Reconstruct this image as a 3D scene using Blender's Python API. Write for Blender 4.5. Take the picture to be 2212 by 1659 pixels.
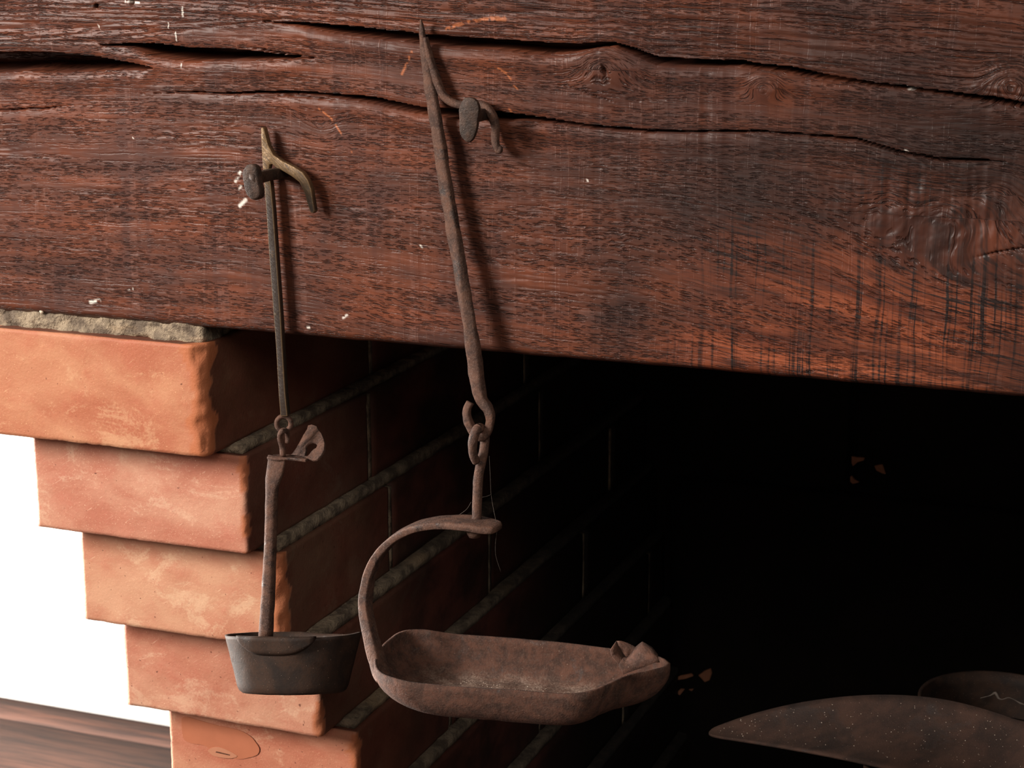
import bpy, bmesh, math, random
import numpy as np
from mathutils import Vector, Matrix

for o in list(bpy.data.objects):
    bpy.data.objects.remove(o)
S = bpy.context.scene
COL = S.collection
random.seed(7)

# ------------------------------------------------------------------ camera
FPX = 4102.0
YAW, PITCH, ROLL = math.radians(21.512), math.radians(13.639), math.radians(0.099)
CAM = np.array([0.35470823, -0.9, 1.4386848])
_f = np.array([-math.sin(YAW) * math.cos(PITCH), math.cos(YAW) * math.cos(PITCH), -math.sin(PITCH)])
_r = np.array([math.cos(YAW), math.sin(YAW), 0.0])
_d = np.cross(_f, _r)
CR = np.array([math.cos(ROLL) * _r + math.sin(ROLL) * _d, -math.sin(ROLL) * _r + math.cos(ROLL) * _d, _f])
cam = bpy.data.cameras.new('camera')
cam.sensor_width = 36.0
cam.lens = FPX / 2212 * 36.0
cam.clip_start = 0.02
cam.dof.use_dof = True
cam.dof.focus_distance = 0.99
cam.dof.aperture_fstop = 42.0
camo = bpy.data.objects.new('camera', cam)
COL.objects.link(camo)
M = Matrix.Identity(4)
for i in range(3):
    M[i][0] = CR[0][i]
    M[i][1] = -CR[1][i]
    M[i][2] = -CR[2][i]
    M[i][3] = CAM[i]
camo.matrix_world = M
S.camera = camo

# ------------------------------------------------------------------ world, lights, exposure
S.view_settings.view_transform = 'Standard'
S.view_settings.look = 'None'
S.view_settings.gamma = 1.0
S.view_settings.use_curve_mapping = False
S.view_settings.exposure = 0.0
W = bpy.data.worlds.new('room_light')
S.world = W
W.use_nodes = True
W.node_tree.nodes['Background'].inputs[0].default_value = (1.0, 0.86, 0.74, 1)
W.node_tree.nodes['Background'].inputs[1].default_value = 0.13


def area(name, loc, target, sx, sy, power, color):
    l = bpy.data.lights.new(name, 'AREA')
    l.shape = 'RECTANGLE'
    l.size, l.size_y = sx, sy
    l.energy = power
    l.color = color
    o = bpy.data.objects.new(name, l)
    COL.objects.link(o)
    o.location = loc
    o.rotation_euler = (Vector(target) - Vector(loc)).to_track_quat('-Z', 'Y').to_euler()
    return o


area('window_daylight', (-1.30, -1.45, 2.02), (-0.10, 0.0, 1.18), 0.60, 0.70, 74, (1.0, 0.92, 0.84))
area('wall_fill_light', (-3.9, 0.50, 1.0), (-1.6, 1.9, 0.30), 1.0, 1.6, 800, (1.0, 0.95, 0.89))  # added lamp that brightens the white wall, no window known there

area('room_fill_light', (1.25, -2.0, 2.75), (-0.1, 0.1, 1.0), 1.2, 1.2, 22, (1.0, 0.90, 0.80))  # unseen fill added at front right to lift the inner brick sides


# ------------------------------------------------------------------ measuring helpers
def ray(px, py):
    return CR.T @ np.array([(px - 1106) / FPX, (py - 829.5) / FPX, 1.0])


def at(px, py, Y):
    d = ray(px, py)
    return CAM + d * ((Y - CAM[1]) / d[1])


def atz(px, py, z):
    d = ray(px, py)
    return CAM + d * ((z - CAM[2]) / d[2])


def atp(px, py, p0, n):
    d = ray(px, py)
    n = np.array(n, float)
    return CAM + d * (np.dot(np.array(p0) - CAM, n) / np.dot(d, n))


def mm(px, Y=0.0, at_px=(800, 800)):
    q = at(at_px[0], at_px[1], Y) - CAM
    return px * float(np.dot(q, CR[2])) / FPX


# ------------------------------------------------------------------ numpy noise
def _hash(i, j, k, seed):
    h = (i.astype(np.uint32) * np.uint32(374761393) + j.astype(np.uint32) * np.uint32(668265263)
         + k.astype(np.uint32) * np.uint32(2147483647) + np.uint32(seed * 974711 + 12345))
    h = (h ^ (h >> np.uint32(13))) * np.uint32(1274126177)
    h = h ^ (h >> np.uint32(16))
    return (h & np.uint32(0xFFFFFF)).astype(np.float64) / 0xFFFFFF


def vn3(x, y, z, seed=0):
    x, y, z = x + 371.3, y + 211.7, z + 95.1
    xi, yi, zi = np.floor(x), np.floor(y), np.floor(z)
    fx, fy, fz = x - xi, y - yi, z - zi
    fx, fy, fz = [t * t * (3 - 2 * t) for t in (fx, fy, fz)]
    xi, yi, zi = [t.astype(np.int64) & 0xFFFFFF for t in (xi, yi, zi)]
    r = 0
    for a in (0, 1):
        for b in (0, 1):
            for c in (0, 1):
                w = (fx if a else 1 - fx) * (fy if b else 1 - fy) * (fz if c else 1 - fz)
                r = r + w * _hash(xi + a, yi + b, zi + c, seed)
    return r


def vn2(x, y, seed=0):
    x, y = x + 1371.3, y + 711.7
    xi, yi = np.floor(x), np.floor(y)
    fx, fy = x - xi, y - yi
    fx, fy = [t * t * (3 - 2 * t) for t in (fx, fy)]
    xi, yi = [t.astype(np.int64) & 0xFFFFFF for t in (xi, yi)]
    z0 = np.zeros_like(xi)
    r = 0
    for a in (0, 1):
        for b in (0, 1):
            w = (fx if a else 1 - fx) * (fy if b else 1 - fy)
            r = r + w * _hash(xi + a, yi + b, z0, seed)
    return r


def fbm2(x, y, seed=0, n=3):
    r, a, t = 0, 1.0, 0
    for k in range(n):
        r = r + a * vn2(x * 2 ** k, y * 2 ** k, seed + k * 17)
        t += a
        a *= 0.5
    return r / t


def fbm3(p, s, seed=0, n=3):
    r, a, t = 0, 1.0, 0
    for k in range(n):
        f = s * 2 ** k
        r = r + a * vn3(p[:, 0] * f, p[:, 1] * f, p[:, 2] * f, seed + 31 * k)
        t += a
        a *= 0.5
    return r / t


# ------------------------------------------------------------------ materials
def new_mat(name):
    m = bpy.data.materials.new(name)
    m.use_nodes = True
    nt = m.node_tree
    return m, nt, nt.nodes['Principled BSDF']


class NB:
    def __init__(self, nt):
        self.nt = nt

    def n(self, t, **kw):
        nd = self.nt.nodes.new(t)
        for k, v in kw.items():
            if k.startswith('i_'):
                nd.inputs[k[2:].replace('_', ' ')].default_value = v
            else:
                setattr(nd, k, v)
        return nd

    def l(self, a, b):
        self.nt.links.new(a, b)

    def math(self, op, a, b=None, c=None, clamp=False):
        nd = self.n('ShaderNodeMath', operation=op, use_clamp=clamp)
        for i, v in enumerate((a, b, c)):
            if v is None:
                continue
            if isinstance(v, (int, float)):
                nd.inputs[i].default_value = v
            else:
                self.l(v, nd.inputs[i])
        return nd.outputs[0]

    def mapr(self, v, a, b, c=0.0, d=1.0):
        nd = self.n('ShaderNodeMapRange')
        nd.interpolation_type = 'SMOOTHSTEP'
        self.l(v, nd.inputs[0])
        for i, q in enumerate((a, b, c, d)):
            nd.inputs[i + 1].default_value = q
        return nd.outputs[0]

    def vmul(self, v, s):
        nd = self.n('ShaderNodeVectorMath', operation='MULTIPLY')
        self.l(v, nd.inputs[0])
        nd.inputs[1].default_value = s
        return nd.outputs[0]

    def vadd(self, v, s):
        nd = self.n('ShaderNodeVectorMath', operation='ADD')
        self.l(v, nd.inputs[0])
        if isinstance(s, tuple):
            nd.inputs[1].default_value = s
        else:
            self.l(s, nd.inputs[1])
        return nd.outputs[0]

    def noise(self, v, scale=1.0, detail=2.0, rough=0.5, dist=0.0):
        nd = self.n('ShaderNodeTexNoise')
        self.l(v, nd.inputs['Vector'])
        nd.inputs['Scale'].default_value = scale
        nd.inputs['Detail'].default_value = detail
        nd.inputs['Roughness'].default_value = rough
        nd.inputs['Distortion'].default_value = dist
        return nd.outputs['Fac']

    def mix(self, f, a, b, mode='MIX'):
        nd = self.n('ShaderNodeMix', data_type='RGBA', blend_type=mode)
        ins = [nd.inputs[0], nd.inputs[6], nd.inputs[7]]
        for q, v in zip(ins, (f, a, b)):
            if isinstance(v, (int, float)):
                q.default_value = v
            elif isinstance(v, tuple):
                q.default_value = v + (1.0,) if len(v) == 3 else v
            else:
                self.l(v, q)
        return nd.outputs[2]

    def bump(self, h, dist, strength=1.0, normal=None):
        nd = self.n('ShaderNodeBump')
        nd.inputs['Strength'].default_value = strength
        nd.inputs['Distance'].default_value = dist
        self.l(h, nd.inputs['Height'])
        if normal is not None:
            self.l(normal, nd.inputs['Normal'])
        return nd.outputs[0]


def lin(r, g, b):
    return tuple((c / 255 / 12.92) if c / 255 <= 0.04045 else ((c / 255 + 0.055) / 1.055) ** 2.4 for c in (r, g, b))


def mat_beam():
    m, nt, P = new_mat('oiled_oak')
    b = NB(nt)

    def attr(n):
        return b.n('ShaderNodeAttribute', attribute_name=n)
    G = attr('grain').outputs['Vector']
    tone, warm, paint, scr, raw, upper = [attr(n).outputs['Fac'] for n in ('tone', 'warm', 'paint', 'scratch', 'raw', 'upper')]
    pos = b.n('ShaderNodeNewGeometry').outputs['Position']
    sp = b.n('ShaderNodeSeparateXYZ')
    b.l(pos, sp.inputs[0])
    # torn open pores: short dashes that follow the grain
    wv = b.noise(b.vmul(G, (210, 420, 1)), 1, 3, 0.6)
    off = b.n('ShaderNodeCombineXYZ')
    b.l(b.math('MULTIPLY', b.math('SUBTRACT', wv, 0.5), 0.0013), off.inputs[1])
    Gw = b.vadd(G, off.outputs[0])

    def dashes(vec, sx, sy, thr, keep, shift):
        v = b.n('ShaderNodeTexVoronoi', voronoi_dimensions='2D', feature='F1')
        b.l(b.vmul(b.vadd(vec, shift), (sx, sy, 1)), v.inputs['Vector'])
        v.inputs['Scale'].default_value = 1.0
        c = b.n('ShaderNodeSeparateColor')
        b.l(v.outputs['Color'], c.inputs[0])
        size = b.math('MULTIPLY', b.math('ADD', 0.45, c.outputs[0]), thr)
        d = b.math('SUBTRACT', 1.0, b.math('DIVIDE', v.outputs['Distance'], size), clamp=True)
        k = b.math('GREATER_THAN', c.outputs[1], 1 - keep)
        return b.math('MULTIPLY', b.mapr(d, 0.0, 0.75), k)
    dens = b.noise(b.vmul(G, (10, 95, 1)), 1, 2, 0.5)
    dm = b.mapr(dens, 0.33, 0.53)
    p1 = b.math('MULTIPLY', dashes(Gw, 105, 1150, 0.36, 0.75, (0, 0, 0)), dm)
    p2 = b.math('MULTIPLY', dashes(Gw, 190, 1400, 0.36, 0.65, (2.3, 1.1, 0)), b.mapr(dens, 0.4, 0.6))
    p3 = b.math('MULTIPLY', dashes(Gw, 15, 560, 0.26, 0.75, (5.3, 4.1, 0)), b.math('ADD', 0.25, b.math('MULTIPLY', upper, 0.9)))
    pr = b.math('MAXIMUM', p1, b.math('MAXIMUM', b.math('MULTIPLY', p2, 0.8), p3), clamp=True)
    n2 = b.noise(b.vmul(G, (9, 120, 1)), 1, 4, 0.6)
    n1 = b.noise(b.vmul(G, (55, 700, 1)), 1, 3, 0.55)
    nb = b.noise(b.vmul(pos, (20, 1, 34)), 1, 4, 0.6)
    # vertical pit-saw bands
    wob = b.noise(b.vmul(pos, (40, 1, 22)), 1, 2, 0.5)
    xs = b.math('ADD', sp.outputs[0], b.math('MULTIPLY', wob, 0.005))
    cmb = b.n('ShaderNodeCombineXYZ')
    b.l(xs, cmb.inputs[0])
    b.l(b.math('MULTIPLY', sp.outputs[2], 0.02), cmb.inputs[2])
    saw = b.noise(b.vmul(cmb.outputs[0], (420, 1, 300)), 1, 2, 0.6)
    sawc = b.noise(b.vmul(cmb.outputs[0], (85, 1, 200)), 1, 2, 0.55)
    sawl = b.noise(b.vmul(cmb.outputs[0], (150, 1, 60)), 1, 1, 0.5)
    line = b.math('SUBTRACT', 1.0, b.mapr(b.math('ABSOLUTE', b.math('SUBTRACT', sawl, 0.5)), 0.0, 0.022))
    line = b.math('MULTIPLY', line, b.mapr(b.noise(b.vmul(pos, (30, 1, 190)), 1, 3, 0.6), 0.42, 0.6))
    c = b.mix(b.mapr(n2, 0.3, 0.7), lin(77, 43, 31), lin(112, 61, 41))
    c = b.mix(b.math('MULTIPLY', b.mapr(nb, 0.42, 0.68), 0.65), c, lin(66, 39, 33))
    c = b.mix(b.math('MULTIPLY', b.mapr(sawc, 0.48, 0.66), 0.42), c, lin(72, 43, 37))
    c = b.mix(b.math('MULTIPLY', line, 0.35), c, lin(128, 88, 76))
    c = b.mix(b.mapr(warm, 0.0, 1.0), c, b.mix(b.mapr(n2, 0.35, 0.7), lin(100, 50, 33), lin(158, 84, 54)))
    st = b.math('ADD', b.math('MULTIPLY', b.mapr(n1, 0.46, 0.64), 0.6), b.math('MULTIPLY', b.math('MULTIPLY', b.mapr(saw, 0.5, 0.66), 0.85), warm))
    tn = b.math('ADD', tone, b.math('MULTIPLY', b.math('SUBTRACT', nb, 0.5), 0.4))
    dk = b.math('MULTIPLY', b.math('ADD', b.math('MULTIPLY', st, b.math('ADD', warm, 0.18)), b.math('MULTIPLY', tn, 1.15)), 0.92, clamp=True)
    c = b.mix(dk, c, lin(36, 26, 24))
    c = b.mix(b.math('MULTIPLY', pr, 0.7), c, lin(34, 22, 20))
    c = b.mix(raw, c, lin(140, 76, 46))
    c = b.mix(scr, c, lin(176, 104, 66))
    c = b.mix(paint, c, lin(225, 216, 206))
    b.l(c, P.inputs['Base Color'])
    r = b.math('ADD', 0.33, b.math('MULTIPLY', nb, 0.22))
    r = b.math('ADD', r, b.math('MULTIPLY', raw, 0.35), clamp=True)
    b.l(r, P.inputs['Roughness'])
    P.inputs['Specular IOR Level'].default_value = 0.25
    h = b.math('ADD', b.math('MULTIPLY', n1, 0.16), b.math('MULTIPLY', pr, -1.0))
    h = b.math('ADD', h, b.math('MULTIPLY', saw, 0.10))
    h = b.math('ADD', h, b.math('MULTIPLY', line, 0.12))
    b.l(b.bump(h, 0.0007, 0.9), P.inputs['Normal'])
    return m


def mat_brick():
    m, nt, P = new_mat('fired_brick')
    b = NB(nt)
    pos = b.n('ShaderNodeNewGeometry').outputs['Position']
    oi = b.n('ShaderNodeObjectInfo').outputs['Random']
    soot_shade = b.n('ShaderNodeAttribute', attribute_name='soot_shade').outputs['Fac']
    chip = b.n('ShaderNodeAttribute', attribute_name='chip').outputs['Fac']
    p2 = b.vadd(pos, oi)
    big = b.noise(b.vmul(p2, (16, 16, 26)), 1, 4, 0.6, 0.4)
    med = b.noise(p2, 60, 4, 0.65)
    fine = b.noise(p2, 650, 3, 0.7)
    lime = b.noise(b.vmul(b.vadd(p2, (5, 2, 1)), (24, 24, 34)), 1, 5, 0.68, 0.6)
    spk = b.noise(p2, 1400, 1, 0.5)
    spd = b.noise(b.vadd(p2, (9, 9, 9)), 420, 1, 0.5)
    c = b.mix(b.mapr(big, 0.32, 0.68), lin(180, 114, 90), lin(202, 152, 124))
    c = b.mix(b.math('MULTIPLY', b.mapr(med, 0.45, 0.75), 0.45), c, lin(192, 120, 98))
    lm = b.math('ADD', lime, b.math('MULTIPLY', b.math('SUBTRACT', fine, 0.5), 0.22))
    c = b.mix(b.math('MULTIPLY', b.mapr(lm, 0.55, 0.66), 0.48), c, lin(220, 186, 156))
    stn = b.noise(b.vmul(b.vadd(p2, (1, 7, 3)), (38, 38, 60)), 1, 5, 0.7, 0.8)
    c = b.mix(b.math('MULTIPLY', b.mapr(b.math('ADD', stn, b.math('MULTIPLY', b.math('SUBTRACT', fine, 0.5), 0.2)), 0.6, 0.68), 0.22), c, lin(168, 92, 72))
    scn = b.n('ShaderNodeVectorRotate', rotation_type='Y_AXIS')
    b.l(p2, scn.inputs['Vector'])
    scn.inputs['Angle'].default_value = 0.6
    sc_ = b.noise(b.vmul(scn.outputs[0], (60, 60, 900)), 1, 2, 0.6)
    c = b.mix(b.math('MULTIPLY', b.math('MULTIPLY', b.mapr(sc_, 0.66, 0.72), b.mapr(med, 0.5, 0.6)), 0.6), c, lin(226, 190, 160))
    c = b.mix(b.math('MULTIPLY', b.mapr(fine, 0.5, 0.8), 0.22), c, lin(222, 160, 124))
    c = b.mix(b.math('MULTIPLY', b.mapr(spk, 0.68, 0.74), 0.55), c, lin(238, 200, 166))
    c = b.mix(b.math('MULTIPLY', b.mapr(spd, 0.72, 0.8), 0.8), c, lin(96, 52, 40))
    oc = b.n('ShaderNodeObjectInfo').outputs['Color']
    c = b.mix(1.0, c, oc, 'MULTIPLY')
    c = b.mix(chip, c, lin(178, 104, 66))
    # sooty inner face; its darkening with depth also paints in the light falloff
    sn = b.noise(b.vmul(p2, (30, 14, 22)), 1, 4, 0.6)
    sf = b.math('MULTIPLY', soot_shade, b.mapr(sn, 0.1, 0.55, 0.8, 1.0), clamp=True)
    c = b.mix(b.mapr(sf, 0.0, 0.62), c, b.mix(b.mapr(sn, 0.35, 0.65), lin(44, 27, 23), lin(88, 49, 40)))
    c = b.mix(b.mapr(sf, 0.6, 1.0), c, lin(20, 13, 12))
    b.l(c, P.inputs['Base Color'])
    P.inputs['Roughness'].default_value = 0.62
    P.inputs['Specular IOR Level'].default_value = 0.35
    h = b.math('ADD', b.math('MULTIPLY', fine, 0.5), b.math('MULTIPLY', med, 1.0))
    b.l(b.bump(h, 0.0010, 0.5), P.inputs['Normal'])
    return m


def mat_mortar():
    m, nt, P = new_mat('lime_mortar')
    b = NB(nt)
    pos = b.n('ShaderNodeNewGeometry').outputs['Position']
    soot_shade = b.n('ShaderNodeAttribute', attribute_name='soot_shade').outputs['Fac']
    a = b.noise(pos, 90, 5, 0.65)
    f = b.noise(pos, 700, 3, 0.7)
    big = b.noise(b.vmul(pos, (24, 24, 60)), 1, 3, 0.55)
    c = b.mix(b.mapr(a, 0.38, 0.64), lin(104, 90, 76), lin(170, 152, 128))
    c = b.mix(b.math('MULTIPLY', b.mapr(big, 0.55, 0.7), 0.5), c, lin(206, 176, 138))
    c = b.mix(b.math('MULTIPLY', b.mapr(f, 0.6, 0.75), 0.4), c, lin(88, 78, 68))
    c = b.mix(soot_shade, c, b.mix(b.mapr(a, 0.4, 0.65), lin(22, 18, 16), lin(40, 33, 29)))  # sooty mortar, with light dying off inwards painted into the colour
    b.l(c, P.inputs['Base Color'])
    P.inputs['Roughness'].default_value = 0.9
    h = b.math('ADD', b.math('MULTIPLY', f, 0.5), b.math('MULTIPLY', a, 1.2))
    b.l(b.bump(h, 0.003, 1.0), P.inputs['Normal'])
    return m


def mat_iron(name, c0, c1, c2, rough=0.62, metal=0.25, scale=1.0, black=0.35, bmp=0.6):
    m, nt, P = new_mat(name)
    b = NB(nt)
    pos = b.n('ShaderNodeTexCoord').outputs['Object']
    a = b.noise(pos, 140 * scale, 5, 0.65, 0.3)
    d = b.noise(b.vadd(pos, (1.3, 2.2, 0.4)), 70 * scale, 4, 0.62, 0.5)
    f = b.noise(pos, 900, 3, 0.7)
    s = b.noise(b.vadd(pos, (7, 3, 1)), 1300, 1, 0.5)
    c = b.mix(b.mapr(a, 0.34, 0.66), c0, c1)
    blk = b.mapr(d, 0.56, 0.66)
    c = b.mix(b.math('MULTIPLY', blk, black), c, lin(40, 33, 31))
    c = b.mix(b.math('MULTIPLY', b.mapr(f, 0.48, 0.66), 0.6), c, c2)
    c = b.mix(b.math('MULTIPLY', b.mapr(s, 0.73, 0.8), 0.5), c, lin(176, 150, 132))
    ash = b.n('ShaderNodeAttribute', attribute_name='ash').outputs['Fac']
    c = b.mix(b.math('MULTIPLY', ash, b.mapr(d, 0.36, 0.6, 0.9, 0.25)), c, b.mix(b.mapr(f, 0.35, 0.65), lin(104, 84, 74), lin(158, 136, 122)))
    b.l(c, P.inputs['Base Color'])
    P.inputs['Metallic'].default_value = metal
    P.inputs['Specular IOR Level'].default_value = 0.3
    r = b.math('SUBTRACT', rough + 0.08, b.math('MULTIPLY', blk, 0.3))
    b.l(r, P.inputs['Roughness'])
    h = b.math('ADD', b.math('MULTIPLY', f, 0.5), b.math('MULTIPLY', a, 1.0))
    b.l(b.bump(h, 0.0011, bmp), P.inputs['Normal'])
    return m


def mat_brass(name, add):
    m, nt, P = new_mat(name)
    b = NB(nt)
    pos = b.n('ShaderNodeTexCoord').outputs['Object']
    geo = b.n('ShaderNodeNewGeometry')
    z = b.n('ShaderNodeSeparateXYZ')
    b.l(geo.outputs['Position'], z.inputs[0])
    up = b.mapr(z.outputs[2], 1.288, 1.318)
    rot = b.n('ShaderNodeVectorRotate', rotation_type='Y_AXIS')
    b.l(pos, rot.inputs['Vector'])
    rot.inputs['Angle'].default_value = 0.75
    st = b.noise(b.vmul(rot.outputs[0], (1200, 600, 160)), 1, 3, 0.6)
    a = b.noise(pos, 210, 4, 0.65)
    k = b.math('ADD', b.math('MULTIPLY', up, b.mapr(st, 0.3, 0.6, 0.35, 1.0)), add)
    k = b.math('ADD', k, b.math('MULTIPLY', b.mapr(a, 0.6, 0.7), 0.35), clamp=True)
    c = b.mix(k, lin(50, 40, 34), lin(122, 97, 68))
    b.l(c, P.inputs['Base Color'])
    b.l(b.math('MULTIPLY', k, 0.4), P.inputs['Metallic'])
    P.inputs['Roughness'].default_value = 0.42
    b.l(b.bump(b.math('ADD', st, a), 0.0006, 0.5), P.inputs['Normal'])
    return m


def mat_plain(name, col, rough=0.7, nscale=40, amp=0.15, bump=0.0005, col2=None, stretch=(1, 1, 1)):
    m, nt, P = new_mat(name)
    b = NB(nt)
    pos = b.n('ShaderNodeNewGeometry').outputs['Position']
    a = b.noise(b.vmul(pos, stretch), nscale, 4, 0.6)
    c2 = col2 or tuple(x * (1 - amp) for x in col)
    b.l(b.mix(b.mapr(a, 0.3, 0.7), c2, col), P.inputs['Base Color'])
    P.inputs['Roughness'].default_value = rough
    P.inputs['Specular IOR Level'].default_value = 0.25
    b.l(b.bump(a, bump, 0.5), P.inputs['Normal'])
    return m


MB_BEAM = mat_beam()
MB_BRICK = mat_brick()
MB_MORTAR = mat_mortar()
MB_RUST = mat_iron('rusted_iron', lin(64, 47, 41), lin(98, 69, 56), lin(106, 84, 74), 0.68, 0.08, 1.0, 0.8)
MB_PAN = mat_iron('rusted_pan_iron', lin(60, 42, 35), lin(90, 60, 48), lin(86, 66, 57), 0.8, 0.0, 1.2, 0.4)
MB_DARK = mat_iron('blackened_iron', lin(38, 29, 25), lin(60, 42, 32), lin(46, 36, 30), 0.62, 0.0, 0.5, 0.4, 0.2)
MB_NAIL = mat_iron('forged_nail_iron', lin(48, 39, 35), lin(74, 56, 47), lin(64, 52, 46), 0.5, 0.3, 1.2, 0.5)
MB_SCOOP = mat_iron('dull_sheet_iron', lin(40, 28, 23), lin(64, 44, 35), lin(54, 39, 32), 0.8, 0.0, 0.35, 0.75)
MB_BRASS = mat_brass('worn_brass', 0.0)
MB_BRASS_EDGE = mat_brass('worn_brass_edge', 0.42)
MB_PLASTER = mat_plain('white_plaster', (0.86, 0.835, 0.80), 0.85, 6, 0.03, 0.002)
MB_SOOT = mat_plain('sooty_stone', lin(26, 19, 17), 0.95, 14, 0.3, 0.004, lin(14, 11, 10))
MB_BOARD = mat_plain('dark_floor_board', lin(76, 49, 38), 0.8, 1.0, 0.3, 0.001, lin(44, 28, 22), (5, 60, 5))
MB_STONE = mat_plain('pale_pebble', lin(214, 198, 176), 0.6, 200, 0.15, 0.0005)
MB_CHIPS = mat_plain('bare_brick_chip', lin(176, 120, 92), 0.8, 120, 0.2, 0.0008)
MB_GRIT = mat_plain('pale_grit', lin(220, 205, 188), 0.6, 300, 0.25, 0.0002)
MB_WEB = mat_plain('cobweb_thread', lin(104, 94, 86), 0.8, 300, 0.2, 0.0)
MB_FILM = mat_plain('sticker_film', lin(178, 110, 82), 0.4, 60, 0.08, 0.0001)
MB_PALE = mat_plain('sticker_paper', lin(184, 126, 98), 0.5, 90, 0.1, 0.0001)
MB_INK = mat_plain('dark_ink', lin(74, 46, 40), 0.6, 100, 0.1, 0.0)


# ------------------------------------------------------------------ object helpers
def tag(o, label=None, cat=None, group=None, kind=None):
    if label:
        o['label'] = label
    if cat:
        o['category'] = cat
    if group:
        o['group'] = group
    if kind:
        o['kind'] = kind
    return o


def empty(name, loc):
    o = bpy.data.objects.new(name, None)
    o.empty_display_size = 0.02
    o.location = Vector([float(v) for v in loc])
    COL.objects.link(o)
    return o


def link(name, me, mat, parent=None, smooth=True):
    me.materials.append(mat)
    if smooth:
        me.polygons.foreach_set('use_smooth', np.ones(len(me.polygons), dtype=bool))
    o = bpy.data.objects.new(name, me)
    COL.objects.link(o)
    if parent is not None:
        o.parent = parent
        o.matrix_parent_inverse = Matrix.Translation(-Vector(parent.location))
    return o


def mesh_np(name, V, Q):
    me = bpy.data.meshes.new(name)
    V = np.asarray(V, dtype=np.float32)
    Q = np.asarray(Q, dtype=np.int32)
    me.vertices.add(len(V))
    me.vertices.foreach_set('co', V.ravel())
    k = Q.shape[1]
    me.loops.add(Q.size)
    me.loops.foreach_set('vertex_index', Q.ravel())
    me.polygons.add(len(Q))
    me.polygons.foreach_set('loop_start', np.arange(0, Q.size, k, dtype=np.int32))
    me.polygons.foreach_set('loop_total', np.full(len(Q), k, dtype=np.int32))
    me.update(calc_edges=True)
    return me


def set_attr(me, name, vals):
    a = me.attributes.new(name, 'FLOAT', 'POINT')
    a.data.foreach_set('value', np.asarray(vals, dtype=np.float32).ravel())


def catmull(P, n):
    P = np.asarray(P, float)
    if n <= 1:
        return P
    Q = np.vstack([2 * P[0] - P[1], P, 2 * P[-1] - P[-2]])
    out = []
    for i in range(1, len(Q) - 2):
        for k in range(n):
            t = k / n
            a, b, c, d = Q[i - 1], Q[i], Q[i + 1], Q[i + 2]
            out.append(0.5 * ((2 * b) + (c - a) * t + (2 * a - 5 * b + 4 * c - d) * t * t + (3 * b - a - 3 * c + d) * t ** 3))
    out.append(P[-1])
    return np.array(out)


def sweep(pts, hw, hb, ref=(0, 1, 0), n=4, seg=14, expo=2.0, closed=False, rough=0.0, seed=0, twist=None, cap=True):
    """tube of superelliptic section: hw = half width across ref, hb = half size along ref"""
    k = len(pts)
    hw = np.full(k, hw) if np.isscalar(hw) else np.array(hw, float)
    hb = np.full(k, hb) if np.isscalar(hb) else np.array(hb, float)
    tw = np.zeros(k) if twist is None else np.array(twist, float)
    A = np.column_stack([np.asarray(pts, float), hw, hb, tw])
    if closed:
        A = np.vstack([A, A[:1]])
        m = len(A)
        B = np.vstack([A[-2], A, A[1]])
        out = []
        for i in range(1, m):
            for q in range(n):
                t = q / n
                a, b, c, d = B[i - 1], B[i], B[i + 1], B[i + 2]
                out.append(0.5 * ((2 * b) + (c - a) * t + (2 * a - 5 * b + 4 * c - d) * t * t + (3 * b - a - 3 * c + d) * t ** 3))
        A = np.array(out)
    else:
        A = catmull(A, n)
    P = A[:, :3]
    N = len(P)
    if closed:
        T = np.roll(P, -1, 0) - np.roll(P, 1, 0)
    else:
        T = np.gradient(P, axis=0)
    T /= np.linalg.norm(T, axis=1)[:, None] + 1e-12
    R = np.array(ref, float)
    V = []
    th = np.arange(seg) / seg * 2 * math.pi
    ct, s_t = np.cos(th), np.sin(th)
    cx = np.sign(ct) * np.abs(ct) ** (2 / expo)
    cy = np.sign(s_t) * np.abs(s_t) ** (2 / expo)
    for i in range(N):
        b = R - T[i] * np.dot(R, T[i])
        b /= np.linalg.norm(b) + 1e-12
        u = np.cross(b, T[i])
        if A[i, 5]:
            c, s = math.cos(A[i, 5]), math.sin(A[i, 5])
            u, b = c * u + s * b, -s * u + c * b
        V.append(P[i] + np.outer(cx * max(A[i, 3], 1e-5), u) + np.outer(cy * max(A[i, 4], 1e-5), b))
    V = np.vstack(V)
    if rough:
        cen = np.repeat(P, seg, 0)
        d = V - cen
        L = np.linalg.norm(d, axis=1)[:, None] + 1e-9
        nz = (fbm3(V + seed, 160, seed, 3) - 0.5)[:, None] * 2
        V = V + d / L * nz * rough
    F = []
    for i in range(N if closed else N - 1):
        i2 = (i + 1) % N
        for j in range(seg):
            j2 = (j + 1) % seg
            F.append((i * seg + j, i * seg + j2, i2 * seg + j2, i2 * seg + j))
    F = [list(f) for f in F]
    if not closed and cap:
        F.append(list(range(seg))[::-1])
        F.append(list(range((N - 1) * seg, N * seg)))
    return V, F


def mesh_pf(name, V, F):
    me = bpy.data.meshes.new(name)
    me.from_pydata([tuple(map(float, v)) for v in V], [], [list(map(int, f)) for f in F])
    me.update()
    bm = bmesh.new()
    bm.from_mesh(me)
    bmesh.ops.recalc_face_normals(bm, faces=bm.faces)
    bm.to_mesh(me)
    bm.free()
    return me


def bar(name, mat, parent, pts, hw, hb, **kw):
    V, F = sweep(pts, hw, hb, **kw)
    return link(name, mesh_pf(name, V, F), mat, parent)


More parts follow.
